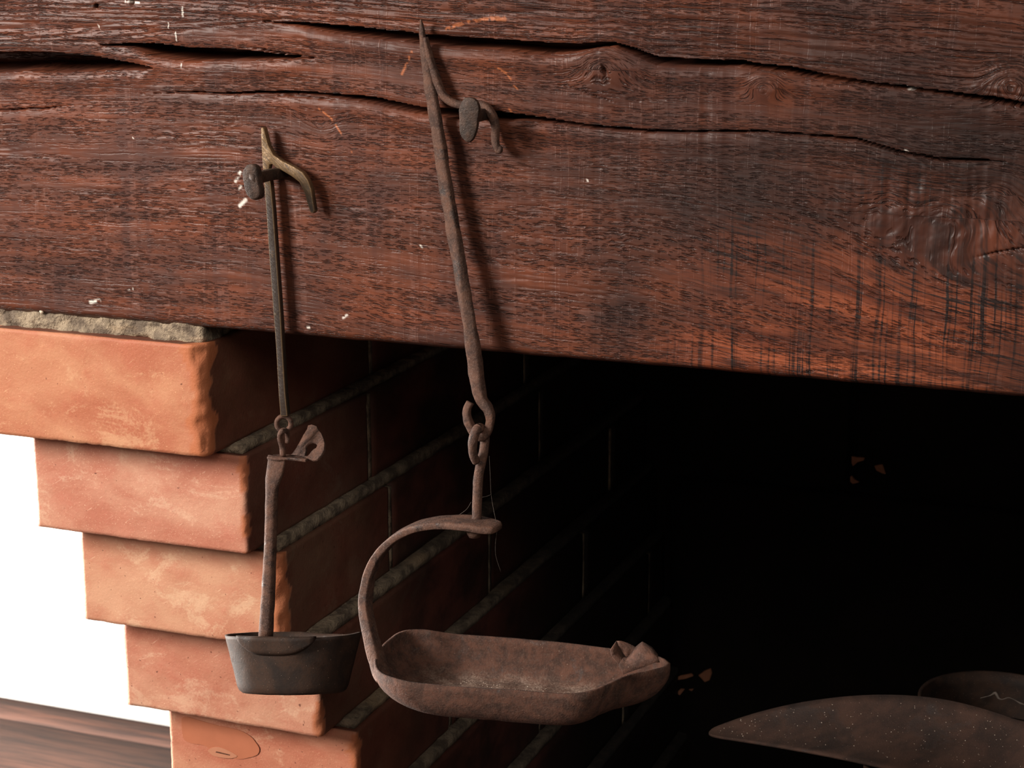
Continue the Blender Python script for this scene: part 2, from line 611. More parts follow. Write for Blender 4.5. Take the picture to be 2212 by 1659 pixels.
def plate(name, mat, parent, loops, normal, thick, bevel=0.0006, rough=0.0, smooth=True, edge_mat=None):
    """flat outline (first loop) with optional holes, given thickness along the normal"""
    bm = bmesh.new()
    n = Vector([float(q) for q in normal]).normalized()
    edges = []
    for lp in loops:
        vs = [bm.verts.new(Vector([float(q) for q in p])) for p in lp]
        for i in range(len(vs)):
            edges.append(bm.edges.new((vs[i], vs[(i + 1) % len(vs)])))
    if len(loops) == 1:
        f = bm.faces.new(vs)
    else:
        bmesh.ops.triangle_fill(bm, use_beauty=True, use_dissolve=False, edges=edges, normal=n)
    faces = list(bm.faces)
    r = bmesh.ops.extrude_face_region(bm, geom=faces)
    nv = [g for g in r['geom'] if isinstance(g, bmesh.types.BMVert)]
    bmesh.ops.translate(bm, vec=n * thick, verts=nv)
    bmesh.ops.recalc_face_normals(bm, faces=bm.faces)
    if bevel:
        es = [e for e in bm.edges if len(e.link_faces) == 2 and e.calc_face_angle(0) > 0.9]
        bmesh.ops.bevel(bm, geom=es, offset=bevel, segments=2, profile=0.5, affect='EDGES', clamp_overlap=True, material=1 if edge_mat else -1)
    bmesh.ops.triangulate(bm, faces=[f for f in bm.faces if len(f.verts) > 4])
    if rough:
        for v in bm.verts:
            q = np.array([v.co[:]])
            v.co += n * float((fbm3(q, 180, 3)[0] - 0.5) * rough)
    me = bpy.data.meshes.new(name)
    bm.to_mesh(me)
    bm.free()
    o = link(name, me, mat, parent, smooth)
    if edge_mat:
        me.materials.append(edge_mat)
    if smooth:
        try:
            me.set_sharp_from_angle(angle=math.radians(40))
        except Exception:
            pass
    return o


def px_loop(pts, Y, n=1):
    P = [at(x, y, Y) for x, y in pts]
    if n > 1:
        P = list(catmull(np.array(P + [P[0]]), n)[:-1])
    return P


def box_grid(b, cell):
    """surface grid of an axis-aligned box, verts shared; returns V, quads"""
    x0, x1, y0, y1, z0, z1 = b
    nx, ny, nz = [max(1, int(round(abs(q) / cell))) for q in (x1 - x0, y1 - y0, z1 - z0)]
    idx = {}
    V, Q = [], []

    def vid(i, j, k):
        key = (i, j, k)
        if key not in idx:
            idx[key] = len(V)
            V.append((x0 + (x1 - x0) * i / nx, y0 + (y1 - y0) * j / ny, z0 + (z1 - z0) * k / nz))
        return idx[key]
    for i in range(nx):
        for j in range(ny):
            Q.append((vid(i, j, 0), vid(i, j + 1, 0), vid(i + 1, j + 1, 0), vid(i + 1, j, 0)))
            Q.append((vid(i, j, nz), vid(i + 1, j, nz), vid(i + 1, j + 1, nz), vid(i, j + 1, nz)))
    for i in range(nx):
        for k in range(nz):
            Q.append((vid(i, 0, k), vid(i + 1, 0, k), vid(i + 1, 0, k + 1), vid(i, 0, k + 1)))
            Q.append((vid(i, ny, k), vid(i, ny, k + 1), vid(i + 1, ny, k + 1), vid(i + 1, ny, k)))
    for j in range(ny):
        for k in range(nz):
            Q.append((vid(0, j, k), vid(0, j, k + 1), vid(0, j + 1, k + 1), vid(0, j + 1, k)))
            Q.append((vid(nx, j, k), vid(nx, j + 1, k), vid(nx, j + 1, k + 1), vid(nx, j, k + 1)))
    return np.array(V), np.array(Q)


def block(name, mat, parent, b, cell, seed=0, rnd=0.002, chipr=0.004, amp=0.0008, freq=60, corner=None, soot_shade=None):
    """a brick-like block: rounded, chipped edges and an uneven face. corner = (size, frequency) breaks the front right arris"""
    V, Q = box_grid(b, cell)
    V0 = V.copy()
    lo = np.array(b[0::2])
    hi = np.array(b[1::2])
    sp = V + seed * 3.17
    nz = fbm3(sp, 110, seed, 3)
    nz2 = fbm3(sp, 260, seed + 3, 2)
    r = rnd * (0.7 + 0.6 * nz2) + chipr * np.clip((nz - 0.58) * 5, 0, 1) * nz2
    r = np.minimum(r, (hi - lo).min() * 0.45)[:, None]
    inner = np.clip(V, lo + r, hi - r)
    d = V - inner
    L = np.linalg.norm(d, axis=1)[:, None]
    Vn = np.where(L > 1e-9, inner + d / np.maximum(L, 1e-9) * r, V)
    n_dir = np.where(L > 1e-9, d / np.maximum(L, 1e-9), 0)
    Vn = Vn + n_dir * ((fbm3(sp, freq, seed + 5, 3) - 0.5)[:, None] * 2 * amp)
    chip = np.zeros(len(V))
    if corner:
        size, fq = corner
        prof = size * np.clip((fbm3(np.column_stack([V[:, 2] * 0, V[:, 2] * 0 + seed, V[:, 2]]), fq, seed + 9, 3) - 0.25) * 2.2, 0, 1)
        dx = hi[0] - Vn[:, 0]
        dy = Vn[:, 1] - lo[1]
        s = dx + dy + (fbm3(sp, 120, seed + 8, 3) - 0.5) * 0.006
        m = s < prof
        k = (prof - s)
        jit = (fbm3(sp, 330, seed + 2, 2) - 0.5) * 0.0022
        Vn[:, 0] = np.where(m, Vn[:, 0] - k * 0.5 + jit, Vn[:, 0])
        Vn[:, 1] = np.where(m, Vn[:, 1] + k * 0.5 + jit, Vn[:, 1])
        chip = np.clip((prof * 2.0 - (dx + dy * 0.9 + (fbm3(sp, 200, seed + 8, 3) - 0.5) * 0.004)) / 0.0008 + 0.4, 0, 1) * (prof > 0.0015)
    me = mesh_np(name, Vn, Q)
    if soot_shade is not None:
        # sooty inner side and ledge top; the depth ramp paints in fading light
        inside = (V0[:, 1] > lo[1] + 0.002) & (V0[:, 0] > lo[0] + 0.01) if soot_shade[2] else np.ones(len(V0), bool)
        base = np.clip((V0[:, 1] - soot_shade[0]) / (soot_shade[1] - soot_shade[0]), 0, 1) * (0.55 if mat is MB_BRICK else 0.9) + (0.45 if mat is MB_BRICK else 0.08)
        set_attr(me, 'soot_shade', np.where(inside, base, 0.0) * (1 - chip))
        set_attr(me, 'chip', chip * 0.8)
    return link(name, me, mat, parent)


# ================================================================== SETTING
# ---- white room wall and boarded floor behind
WALL_Y = 1.897
V, Q = box_grid((-5.0, 4.0, WALL_Y, WALL_Y + 0.2, -0.05, 2.7), 0.6)
w = link('wall_back', mesh_np('wall_back', V, Q), MB_PLASTER, None, False)
tag(w, 'plain white plastered wall far behind the stepped brick pier', kind='structure')

fl = empty('floor', (0, 0, 0))
tag(fl, 'dark brown wooden floor boards along the white wall', kind='structure')
y = WALL_Y
widths = [0.082, 0.30, 0.27, 0.29, 0.28, 0.30, 0.27, 0.30, 0.29, 0.28, 0.30, 0.27, 0.29, 0.3, 0.28]
rb = random.Random(3)
for i, wd in enumerate(widths):
    V, Q = box_grid((-5.0, 4.0, y - wd + 0.0025, y, -0.04, 0.0 - rb.uniform(0, 0.0015)), 0.45)
    link('floor_board', mesh_np('floor_board', V, Q), MB_BOARD, fl, False)
    y -= wd

V, Q = box_grid((-5.0, 4.0, -2.4, WALL_Y, -0.08, -0.041), 1.0)
link('subfloor', mesh_np('subfloor', V, Q), MB_BOARD, fl, False)

# ---- raised hearth and fireplace shell (mostly out of frame, keeps the inside dark)
HZ = 0.595
V, Q = box_grid((-0.27, 1.20, 0.15, 0.74, 0.0, HZ), 0.08)
hearth = link('hearth', mesh_np('hearth', V, Q), MB_SOOT, None, False)
tag(hearth, 'raised sooty hearth under the fireplace opening', kind='structure')

wh = empty('wall_hearth', (0.4, 0.74, HZ))
tag(wh, 'sooty black stone back wall of the fireplace', kind='structure')
zs = [HZ, 0.945, 1.17, 1.42, 1.66]
xs_rows = [[-0.13, 0.26, 0.62, 1.2], [-0.13, 0.04, 0.47, 0.88, 1.2], [-0.13, 0.22, 0.7, 1.2], [-0.13, 0.35, 0.8, 1.2]]
for r_, xr in enumerate(xs_rows):
    for i in range(len(xr) - 1):
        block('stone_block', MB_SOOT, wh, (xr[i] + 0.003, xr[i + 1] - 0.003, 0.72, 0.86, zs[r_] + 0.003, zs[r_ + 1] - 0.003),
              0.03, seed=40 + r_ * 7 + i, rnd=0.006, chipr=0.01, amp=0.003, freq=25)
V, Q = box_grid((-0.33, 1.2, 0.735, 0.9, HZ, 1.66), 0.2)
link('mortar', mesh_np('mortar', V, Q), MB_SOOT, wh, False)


def flake(pxs, Y, th=0.003):
    return plate('bare_chip', MB_CHIPS, wh, [px_loop(pxs, Y)], (0, 1, 0), th, 0.0006, smooth=False)


flake([(1839, 986), (1850, 988), (1867, 989), (1866, 995), (1852, 999), (1842, 1008), (1839, 1000)], 0.716)
flake([(1888, 1007), (1900, 1004), (1906, 1004), (1913, 1025), (1905, 1023), (1893, 1017)], 0.717)
flake([(1836, 1030), (1839, 1028), (1845, 1036), (1856, 1042), (1842, 1046), (1836, 1041)], 0.717)
flake([(1448, 1468), (1470, 1460), (1492, 1456), (1497, 1461), (1480, 1467), (1460, 1470)], 0.716)
flake([(1508, 1459), (1520, 1450), (1534, 1445), (1537, 1455), (1532, 1470), (1522, 1474)], 0.716)
flake([(1460, 1497), (1470, 1489), (1478, 1490), (1468, 1503)], 0.717)
flake([(1486, 1490), (1497, 1489), (1494, 1494)], 0.717)

V, Q = box_grid((0.98, 1.2, -0.0, 0.735, HZ, 1.2), 0.12)
wr = link('wall_right', mesh_np('wall_right', V, Q), MB_SOOT, None, False)
tag(wr, 'sooty side wall closing the fireplace beyond the right of the picture', kind='structure')
V, Q = box_grid((-0.42, 1.2, 0.19, 0.9, 1.45, 1.62), 0.12)
hd = link('ceiling', mesh_np('ceiling', V, Q), MB_SOOT, None, False)
tag(hd, 'black underside of the chimney hood behind the beam', kind='structure')

# ---- stepped brick side wall
wl = empty('wall_left', (-0.24, 0.3, HZ))
tag(wl, 'orange brick side wall of the fireplace stepping out under the beam', kind='structure')
PITCHZ = 0.0657
bot = [1.1460, 1.0818, 1.0150, 0.9492, 0.8855, 0.8200, 0.7545, 0.689, 0.6235]
top = [1.2105, 1.1410, 1.0745, 1.0080, 0.9440, 0.8790, 0.8135, 0.748, 0.6825]
xr = [-0.1840, -0.1738, -0.1663, -0.1553, -0.1438, -0.1335, -0.123, -0.113, -0.103]
xl = [-0.3325, -0.3190, -0.3062, -0.2948, -0.2804, -0.270, -0.259, -0.248, -0.237]
fy = [-0.0040 + 0.025 * k for k in range(9)]
first = [0.215, 0.165, 0.154, 0.278, 0.15, 0.278, 0.15, 0.278, 0.15]
for k in range(9):
    yy = fy[k]
    ln = first[k]
    j = 0
    while yy < 0.72:
        y1 = min(yy + ln, 0.735)
        near = j == 0
        cor = None
        if near and k == 0:
            cor = (0.0085, 48)
        elif near and k == 2:
            cor = (0.0075, 50)
        elif near:
            cor = (0.0035, 90)
        bk_ = block('brick', MB_BRICK, wl,
              (xl[k], xr[k] - (0.0006 if j else 0.0) + rb.uniform(-0.0008, 0.0008) * j, yy + (0.003 if j else 0), y1 - 0.003, bot[k], top[k]),
              0.0023 if near and k < 6 else 0.009, seed=k * 11 + j + 1, rnd=0.0006, chipr=0.0026 if near else 0.002,
              amp=0.0006, freq=45, corner=cor, soot_shade=(0.14, 0.50, j == 0))
        bk_.color = [(0.86, 0.73, 0.61, 1), (0.93, 0.89, 0.91, 1), (0.95, 0.94, 0.90, 1), (0.91, 0.84, 0.84, 1), (0.91, 0.81, 0.77, 1)][k % 5]
        if y1 < 0.72:
            block('mortar_joint', MB_MORTAR, wl, (xl[k] + 0.02, xr[k] - 0.0004, y1 - 0.0036, y1 + 0.0036, bot[k] + 0.001, top[k] - 0.001), 0.006, seed=k + 50 + j, rnd=0.0006, chipr=0.0004,
                  amp=0.0005, freq=120, soot_shade=(0.2, 0.32, True))
        yy = y1
        ln = 0.284
        j += 1
    # mortar bed on top of the course, smeared on to the ledge
    if k > 0:
        zt, zb = bot[k - 1] + 0.0004, top[k] - 0.0006
        block('mortar_bed', MB_MORTAR, wl, (xl[k] + 0.006, xr[k] - 0.0030, fy[k] + 0.004, 0.735, zb, zt + 0.0002),
              0.005, seed=90 + k, rnd=0.0018, chipr=0.001, amp=0.0007, freq=60, soot_shade=(0.1, 0.5, True))
V, Q = box_grid((-0.228, -0.206, 0.24, 0.735, HZ, 1.209), 0.1)
link('mortar_core', mesh_np('mortar_core', V, Q), MB_MORTAR, wl, False)
# thick bed between the top brick and the beam
block('mortar_bed', MB_MORTAR, wl, (-0.345, -0.188, 0.004, 0.70, 1.2085, 1.2222), 0.0019, seed=77, rnd=0.0022, chipr=0.003,
      amp=0.0040, freq=150, soot_shade=(0.02, 0.10, True))


def pebble(px, py, Y, rx, rz, seed, mat=MB_STONE):
    c = at(px, py, Y)
    bm = bmesh.new()
    bmesh.ops.create_icosphere(bm, subdivisions=3, radius=1.0)
    for v in bm.verts:
        q = np.array([v.co[:]])
        f = 1 + (fbm3(q * 1.0 + seed, 1.6, seed)[0] - 0.5) * 0.35
        v.co = Vector((c[0] + v.co.x * rx * f, c[1] + v.co.y * rx * 0.7 * f, c[2] + v.co.z * rz * f))
    me = bpy.data.meshes.new('pebble')
    bm.to_mesh(me)
    bm.free()
    return link('pebble', me, mat, wl)


pebble(405, 699, 0.0055, 0.0036, 0.0040, 1)
pebble(90, 672, 0.002, 0.0014, 0.0017, 2)
pebble(168, 706, 0.0065, 0.0019, 0.0022, 3, MB_MORTAR)
pebble(203, 690, 0.0065, 0.0016, 0.0030, 4, MB_MORTAR)
pebble(95, 694, 0.0065, 0.0062, 0.0034, 5, MB_MORTAR)
pebble(20, 688, 0.0065, 0.0046, 0.0040, 6, MB_MORTAR)
pebble(428, 694, 0.006, 0.0026, 0.0030, 8, MB_CHIPS)

# ================================================================== BEAM
ZB = 1.2207
gx = np.concatenate([np.linspace(-0.42, -0.352, 14)[:-1], np.arange(-0.352, 0.300, 0.00056), np.linspace(0.301, 1.2, 60)])
zf = np.concatenate([np.linspace(1.50, 1.425, 12)[:-1], np.arange(1.425, ZB + 0.0008, -0.00056)])
X, Z = np.meshgrid(gx, zf)              # rows top to bottom


def wpt(px, py):
    p = at(px, py, 0.0)
    return p[0], p[2]


# grain direction field from observed grain lines
glines = [((0, 60), (400, 70)), ((0, 90), (250, 95)), ((600, 45), (900, 78)), ((900, 78), (1240, 100)), ((1420, 130), (1700, 148)),
          ((1700, 148), (2212, 225)), ((1400, 33), (1888, 54)), ((1500, 70), (1900, 110)), ((1900, 100), (2150, 130)), ((1900, 20), (2212, 40)),
          ((0, 235), (170, 226)), ((0, 180), (300, 185)), ((400, 195), (640, 200)), ((640, 200), (800, 212)), ((800, 212), (930, 240)),
          ((930, 240), (1100, 250)), ((1100, 250), (1300, 275)), ((1300, 275), (1640, 284)), ((1640, 284), (1850, 300)), ((1850, 300), (2020, 340)),
          ((0, 330), (500, 335)), ((0, 440), (500, 450)), ((100, 540), (500, 570)), ((0, 620), (400, 650)), ((300, 660), (600, 690)),
          ((700, 278), (930, 300)), ((700, 400), (900, 412)), ((1100, 480), (1450, 500)), ((700, 520), (1000, 565)), ((1000, 590), (1450, 640)),
          ((600, 640), (1000, 720)), ((1450, 470), (1800, 575)), ((1550, 580), (2000, 720)), ((1800, 500), (2000, 610)), ((1400, 650), (1700, 730)),
          ((1500, 770), (2212, 850)), ((1900, 640), (2212, 715)), ((1100, 350), (1450, 365)), ((1500, 350), (1800, 380)), ((1200, 740), (1600, 780)),
          ((1950, 250), (2200, 240)), ((1700, 190), (1900, 210))]
gp, gs = [], []
for a, b in glines:
    x0, z0 = wpt(*a)
    x1, z1 = wpt(*b)
    gp.append(((x0 + x1) / 2, (z0 + z1) / 2))
    gs.append((z1 - z0) / (x1 - x0))
gp = np.array(gp)
gs = np.array(gs)
sx_ = np.linspace(-0.42, 0.34, 90)
sz_ = np.linspace(1.20, 1.50, 60)
SX, SZ = np.meshgrid(sx_, sz_)
d2 = ((SX[..., None] - gp[:, 0]) / 0.05) ** 2 + ((SZ[..., None] - gp[:, 1]) / 0.022) ** 2
wg = 1 / (0.15 + d2) ** 1.6
SL = (wg * gs).sum(-1) / wg.sum(-1)


def slope(x, z):
    fx = np.clip((x - sx_[0]) / (sx_[1] - sx_[0]), 0, len(sx_) - 1.001)
    fz = np.clip((z - sz_[0]) / (sz_[1] - sz_[0]), 0, len(sz_) - 1.001)
    i, j = fx.astype(int), fz.astype(int)
    u, v = fx - i, fz - j
    return (SL[j, i] * (1 - u) * (1 - v) + SL[j, i + 1] * u * (1 - v) + SL[j + 1, i] * (1 - u) * v + SL[j + 1, i + 1] * u * v)


T = np.zeros_like(X)
zc = np.sort(zf)
col = zc.copy()
for i in range(len(gx)):
    if i:
        dx = gx[i] - gx[i - 1]
        s = slope(np.full_like(zc, (gx[i] + gx[i - 1]) / 2), zc)
        if gx[i] > 0.3:
            s = s * 0.2
        col = np.interp(zc - s * dx, zc, col) + np.where(zc - s * dx < zc[0], (zc - s * dx - zc[0]), 0) + np.where(zc - s * dx > zc[-1], (zc - s * dx - zc[-1]), 0)
    T[:, i] = np.interp(zf, zc, col)
# waviness
T += 0.0016 * (fbm2(X * 26, Z * 40, 3, 3) - 0.5) + 0.0006 * (fbm2(X * 110, Z * 160, 8, 2) - 0.5)
# knots: rings
knots = [(1308, 152, 0.0115, 0.85), (1652, 190, 0.006, 0.8), (2184, 186, 0.008, 0.85), (2040, 470, 0.016, 0.55), (2150, 420, 0.012, 0.5),
         (1925, 440, 0.011, 0.4), (690, 262, 0.010, 0.55)]
for kx, ky, kr, ks in knots:
    x0, z0 = wpt(kx, ky)
    rr = np.sqrt(((X - x0) / 1.25) ** 2 + (Z - z0) ** 2)
    rr = rr + 0.0018 * (fbm2(X * 160, Z * 160, int(kx), 3) - 0.5)
    wgt = ks * np.exp(-(rr / kr) ** 2)
    T = T * (1 - wgt) + (z0 + 0.5 * rr * np.sign(Z - z0 + 1e-9) * 1.3 + 0.2 * rr) * wgt

H = np.zeros_like(X)                    # outward relief in metres
H += 0.0024 * (fbm2(X * 7, Z * 14, 21, 2) - 0.5)
H += 0.0006 * (fbm2(X * 20, T * 50, 5, 2) - 0.5)
# long weathered ridges, stronger in the upper strip
crackC = np.array([wpt(x, y) for x, y in [(-60, 120), (0, 118), (300, 90), (650, 52), (1000, 90), (1240, 104), (1340, 95), (1420, 132), (1700, 150), (2010, 195), (2250, 232)]])
zC = np.interp(X, crackC[:, 0], crackC[:, 1])
upper = np.clip((Z - zC) / 0.004, 0, 1)
rn = vn2(X * 16, T * 420, 31)
rn2 = vn2(X * 45, T * 800, 33)
rid = 1 - np.abs(rn * 2 - 1)
H += (0.00008 + 0.0009 * upper) * (rid ** 2 - 0.4) * -1
H += (0.00010 + 0.0002 * upper) * (rn2 - 0.5)
# short torn pores in the lower face
pz = vn2(X * 120, T * 950, 41)
dn = fbm2(X * 14, T * 60, 43, 2)
H -= 0.00025 * np.clip((pz - 0.62) * 4, 0, 1) * np.clip((dn - 0.35) * 4, 0, 1) * (1 - upper * 0.6)
# vertical pit-saw marks
xw = X + 0.0012 * (fbm2(X * 30, Z * 14, 51, 2) - 0.5)
sm = vn2(xw * 165, Z * 3, 53)
sm2 = vn2(xw * 470, Z * 5, 55)
smm = np.clip((fbm2(X * 9, Z * 12, 57, 2) - 0.3) * 3, 0, 1) * (1 - 0.6 * upper)
H -= 0.0003 * np.clip((sm - 0.66) * 4, 0, 1) * smm
H += 0.00012 * (sm2 - 0.5) * smm * (1 - 0.5 * upper)
# gnarled patch on the right
xg, zg = wpt(2030, 460)
gn = np.exp(-(((X - xg) / 0.05) ** 2 + ((Z - zg) / 0.024) ** 2))
H += gn * 0.0018 * (fbm2(X * 150, Z * 120, 61, 3) - 0.5) + gn * 0.0007 * (vn2(xw * 420, Z * 20, 63) - 0.5)
# knot relief
for kx, ky, kr, ks in knots[:3]:
    x0, z0 = wpt(kx, ky)
    rr2 = ((X - x0) / 1.3) ** 2 + (Z - z0) ** 2
    H += 0.0022 * np.exp(-rr2 / (kr * 1.1) ** 2)
    H -= (0.0030 if kx == 1308 else 0.0008) * np.exp(-(((X - x0 - (Z - z0) * -0.35) / 0.0012) ** 2 + ((Z - z0) / 0.0035) ** 2))

raw = np.zeros_like(X)


def crack(pts, depth, lip=0.0009, rawk=0.0, seed=0):
    """pts: (px, py, half width px)"""
    global H, raw
    a = np.array([wpt(x, y) for x, y, h in pts])
    hw = np.array([mm(h, 0.0, (x, y)) for x, y, h in pts])
    z0 = np.interp(X, a[:, 0], a[:, 1])
    h = np.interp(X, a[:, 0], hw, left=0, right=0)
    z0 = z0 + 0.0009 * (fbm2(X * 90, X * 0 + seed, seed + 3, 3) - 0.5)
    h = h * (0.8 + 0.4 * vn2(X * 45, X * 0 + 2.5, seed + 7))
    dz = (Z - z0)
    on = (h > 1e-6)
    t = np.abs(dz) / np.maximum(h, 1e-6)
    # steep upper lip, sloping lower lip
    prof = np.where(dz > 0, np.clip(1 - t ** 7, 0, 1), np.clip(1 - t ** 4, 0, 1))
    k = np.clip(h / 0.0012, 0, 1)
    H -= np.where(on, prof * depth * 2.6 * k, 0)
    # rolled edge
    H -= np.where(on, lip * k * np.exp(-((np.abs(dz) - h) / 0.0016) ** 2) * 0.6, 0)
    H += np.where(on & (dz < 0), lip * np.clip(h / 0.001, 0, 1) * np.exp(-((dz + h + 0.005) / 0.0045) ** 2), 0)
    if rawk:
        raw = np.maximum(raw, np.where(on, rawk * np.clip(prof * 1.6, 0, 1) * (dz < h * 0.1) * np.clip((vn2(X * 60, Z * 500, seed + 19) - 0.3) * 2, 0, 1), 0))


crack([(-300, 128, 0), (-180, 134, 17), (-80, 136, 26), (0, 134, 24), (60, 133, 22), (120, 134, 18), (200, 137, 14), (260, 141, 9), (300, 145, 5), (335, 148, 0)], 0.018, 0.0012, 0.35, 1)
crack([(205, 99, 0), (250, 96, 2.5), (285, 97, 5), (330, 108, 13), (400, 117, 14), (470, 118, 13), (540, 120, 10), (600, 122, 5), (690, 126, 0)], 0.016, 0.0012, 0.35, 2)
crack([(480, 100, 0), (560, 106, 2), (620, 117, 3), (700, 126, 0)], 0.003, 0.0005, 0, 9)
crack([(555, 44, 0), (650, 52, 3), (720, 62, 7), (800, 72, 10), (900, 82, 11), (1000, 91, 11), (1100, 98, 11), (1180, 105, 11), (1235, 105, 10), (1280, 98, 7),
       (1330, 96, 3.5), (1370, 110, 7), (1420, 131, 9), (1500, 137, 7.5), (1600, 138, 6), (1700, 150, 6), (1800, 168, 5), (1900, 183, 3.5), (2010, 196, 3),
       (2100, 209, 4), (2150, 216, 5), (2250, 232, 5), (2350, 248, 3), (2480, 262, 0)], 0.012, 0.0014, 0.35, 3)
crack([(280, 205, 0), (400, 199, 1.2), (480, 202, 2.0), (560, 200, 2.4), (640, 200, 3.0), (700, 204, 2.6), (800, 215, 6), (900, 237, 8), (1000, 247, 9),
       (1080, 250, 9), (1160, 258, 4.5), (1260, 271, 3.5), (1400, 284, 2.6), (1500, 285, 2), (1640, 284, 2), (1750, 292, 2.2), (1850, 301, 2.6),
       (1950, 329, 3), (2030, 344, 3), (2110, 346, 3), (2190, 353, 0)], 0.008, 0.0012, 0, 4)
crack([(-240, 246, 0), (-60, 240, 2.5), (0, 238, 2.5), (80, 235, 2.2), (180, 226, 0)], 0.003, 0.0006, 0, 5)
crack([(1170, 178, 0), (1240, 190, 1.4), (1300, 212, 1.5), (1340, 226, 0)], 0.002, 0.0005, 0, 6)
crack([(1350, 222, 0), (1400, 217, 1.3), (1500, 213, 0)], 0.002, 0.0005, 0, 7)
crack([(560, 208, 0), (620, 206, 2), (700, 214, 2), (740, 220, 0)], 0.003, 0.0006, 0, 8)
crack([(1720, 810, 0), (1760, 800, 1.5), (1800, 808, 2), (1840, 818, 0)], 0.002, 0.0004, 0, 12)
crack([(2090, 560, 0), (2150, 545, 2), (2212, 535, 2), (2260, 532, 2), (2340, 528, 0)], 0.002, 0.0005, 0, 13)
# ripple of fibre along the upper strip near the knot
for off, amp_ in ((0.0035, 0.0008), (0.007, 0.0006), (0.0105, 0.0004)):
    H -= amp_ * np.exp(-((Z - zC - off) / 0.0007) ** 2) * np.clip((fbm2(X * 30, X * 0 + off * 999, 71, 2) - 0.3) * 3, 0, 1)
# nail holes
for hx, hy, hr in ((208, 13, 4.5), (284, 5, 5)):
    x0, z0 = wpt(hx, hy)
    H -= 0.006 * np.clip(1.3 - np.sqrt((X - x0) ** 2 + (Z - z0) ** 2) / mm(hr), 0, 1)
# soft lower arris with nibbled edge
eb = np.clip(1 - (Z - ZB) / (0.0022 + 0.002 * fbm2(X * 60, X * 0, 81, 3)), 0, 1)
H -= 0.0022 * eb ** 2
H = np.clip(H, -0.05, 0.0020)


# colouring masks
def blob(px, py, rx, ry, k):
    x0, z0 = wpt(px, py)
    return k * np.exp(-(((X - x0) / mm(rx)) ** 2 + ((Z - z0) / mm(ry)) ** 2))


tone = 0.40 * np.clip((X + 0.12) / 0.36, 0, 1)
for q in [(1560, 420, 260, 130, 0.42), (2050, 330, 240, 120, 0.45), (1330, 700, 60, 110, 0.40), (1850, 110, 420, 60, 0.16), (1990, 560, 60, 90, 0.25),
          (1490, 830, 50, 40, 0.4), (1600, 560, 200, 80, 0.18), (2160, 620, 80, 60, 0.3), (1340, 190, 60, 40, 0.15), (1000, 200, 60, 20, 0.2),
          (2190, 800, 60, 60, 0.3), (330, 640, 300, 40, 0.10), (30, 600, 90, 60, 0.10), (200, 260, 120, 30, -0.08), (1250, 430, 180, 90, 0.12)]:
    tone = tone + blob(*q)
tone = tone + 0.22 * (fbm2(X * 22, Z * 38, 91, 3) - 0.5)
warm = np.zeros_like(X)
for q in [(1900, 660, 330, 130, 0.75), (1620, 560, 150, 80, 0.35), (2100, 700, 150, 80, 0.5), (1700, 790, 330, 45, 0.6), (1950, 400, 140, 50, 0.35),
          (2130, 500, 90, 60, 0.35), (1580, 740, 130, 60, 0.45), (950, 690, 260, 30, 0.35), (1000, 610, 120, 40, 0.2), (2000, 845, 320, 22, 0.7),
          (500, 570, 300, 30, 0.12), (1150, 560, 100, 60, 0.12)]:
    warm = warm + blob(*q)
warm = np.clip(warm + 0.3 * (fbm2(X * 30, T * 90, 93, 3) - 0.5) * (warm > 0.05), 0, 1)
tone = np.clip(tone - warm * 0.25, 0, 1)


def stroke(pts, wpx, seed, thr=0.35):
    out = np.zeros_like(X)
    P = np.array([wpt(*p) for p in pts])
    hw = mm(wpx * 0.7)
    for a, b in zip(P[:-1], P[1:]):
        d = b - a
        t = np.clip(((X - a[0]) * d[0] + (Z - a[1]) * d[1]) / (d @ d), 0, 1)
        dist = np.sqrt((X - a[0] - t * d[0]) ** 2 + (Z - a[1] - t * d[1]) ** 2)
        out = np.maximum(out, np.clip(1.6 - dist / hw, 0, 1))
    return out * np.clip((vn2(X * 700, Z * 700, seed) - thr) * 6, 0, 1)


scr = np.zeros_like(X)
for i, (p, w_) in enumerate([([(965, 62), (1000, 50), (1040, 42), (1088, 38)], 4), ([(1060, 40), (1090, 42)], 5), ([(690, 235), (715, 255), (738, 290)], 2.5),
                             ([(1078, 148), (1095, 158), (1105, 172)], 3), ([(868, 160), (880, 135), (892, 112)], 3), ([(1110, 185), (1118, 192)], 2),
                             ([(758, 320), (760, 335)], 2), ([(1100, 235), (1105, 245)], 3)]):
    scr = np.maximum(scr, stroke(p, w_, 200 + i) * 0.8)
pnt = np.zeros_like(X)
for i, (p, w_) in enumerate([([(195, 653), (214, 649)], 5), ([(276, 625), (286, 624)], 3), ([(517, 445), (530, 432)], 5), ([(508, 392), (518, 372)], 4),
                             ([(512, 412), (520, 402)], 3), ([(740, 686), (748, 680)], 4), ([(663, 708), (668, 708)], 3), ([(393, 15), (394, 36)], 2),
                             ([(377, 70), (380, 88)], 1.6), ([(362, 50), (363, 60)], 1.6), ([(391, 138), (392, 146)], 1.6), ([(212, 54), (216, 63)], 1.6),
                             ([(1268, 389), (1269, 391)], 2.2), ([(1958, 189), (1970, 193)], 3), ([(1956, 326), (1962, 330)], 3), ([(270, 3), (300, 6)], 2.5),
                             ([(450, 148), (451, 154)], 1.6), ([(907, 530), (912, 535)], 2), ([(285, 296), (287, 299)], 1.6)]):
    pnt = np.maximum(pnt, stroke(p, w_, 300 + i, 0.3))

nc, nr = len(gx), len(zf)
ys = -H
V = np.stack([X, ys, Z], -1)
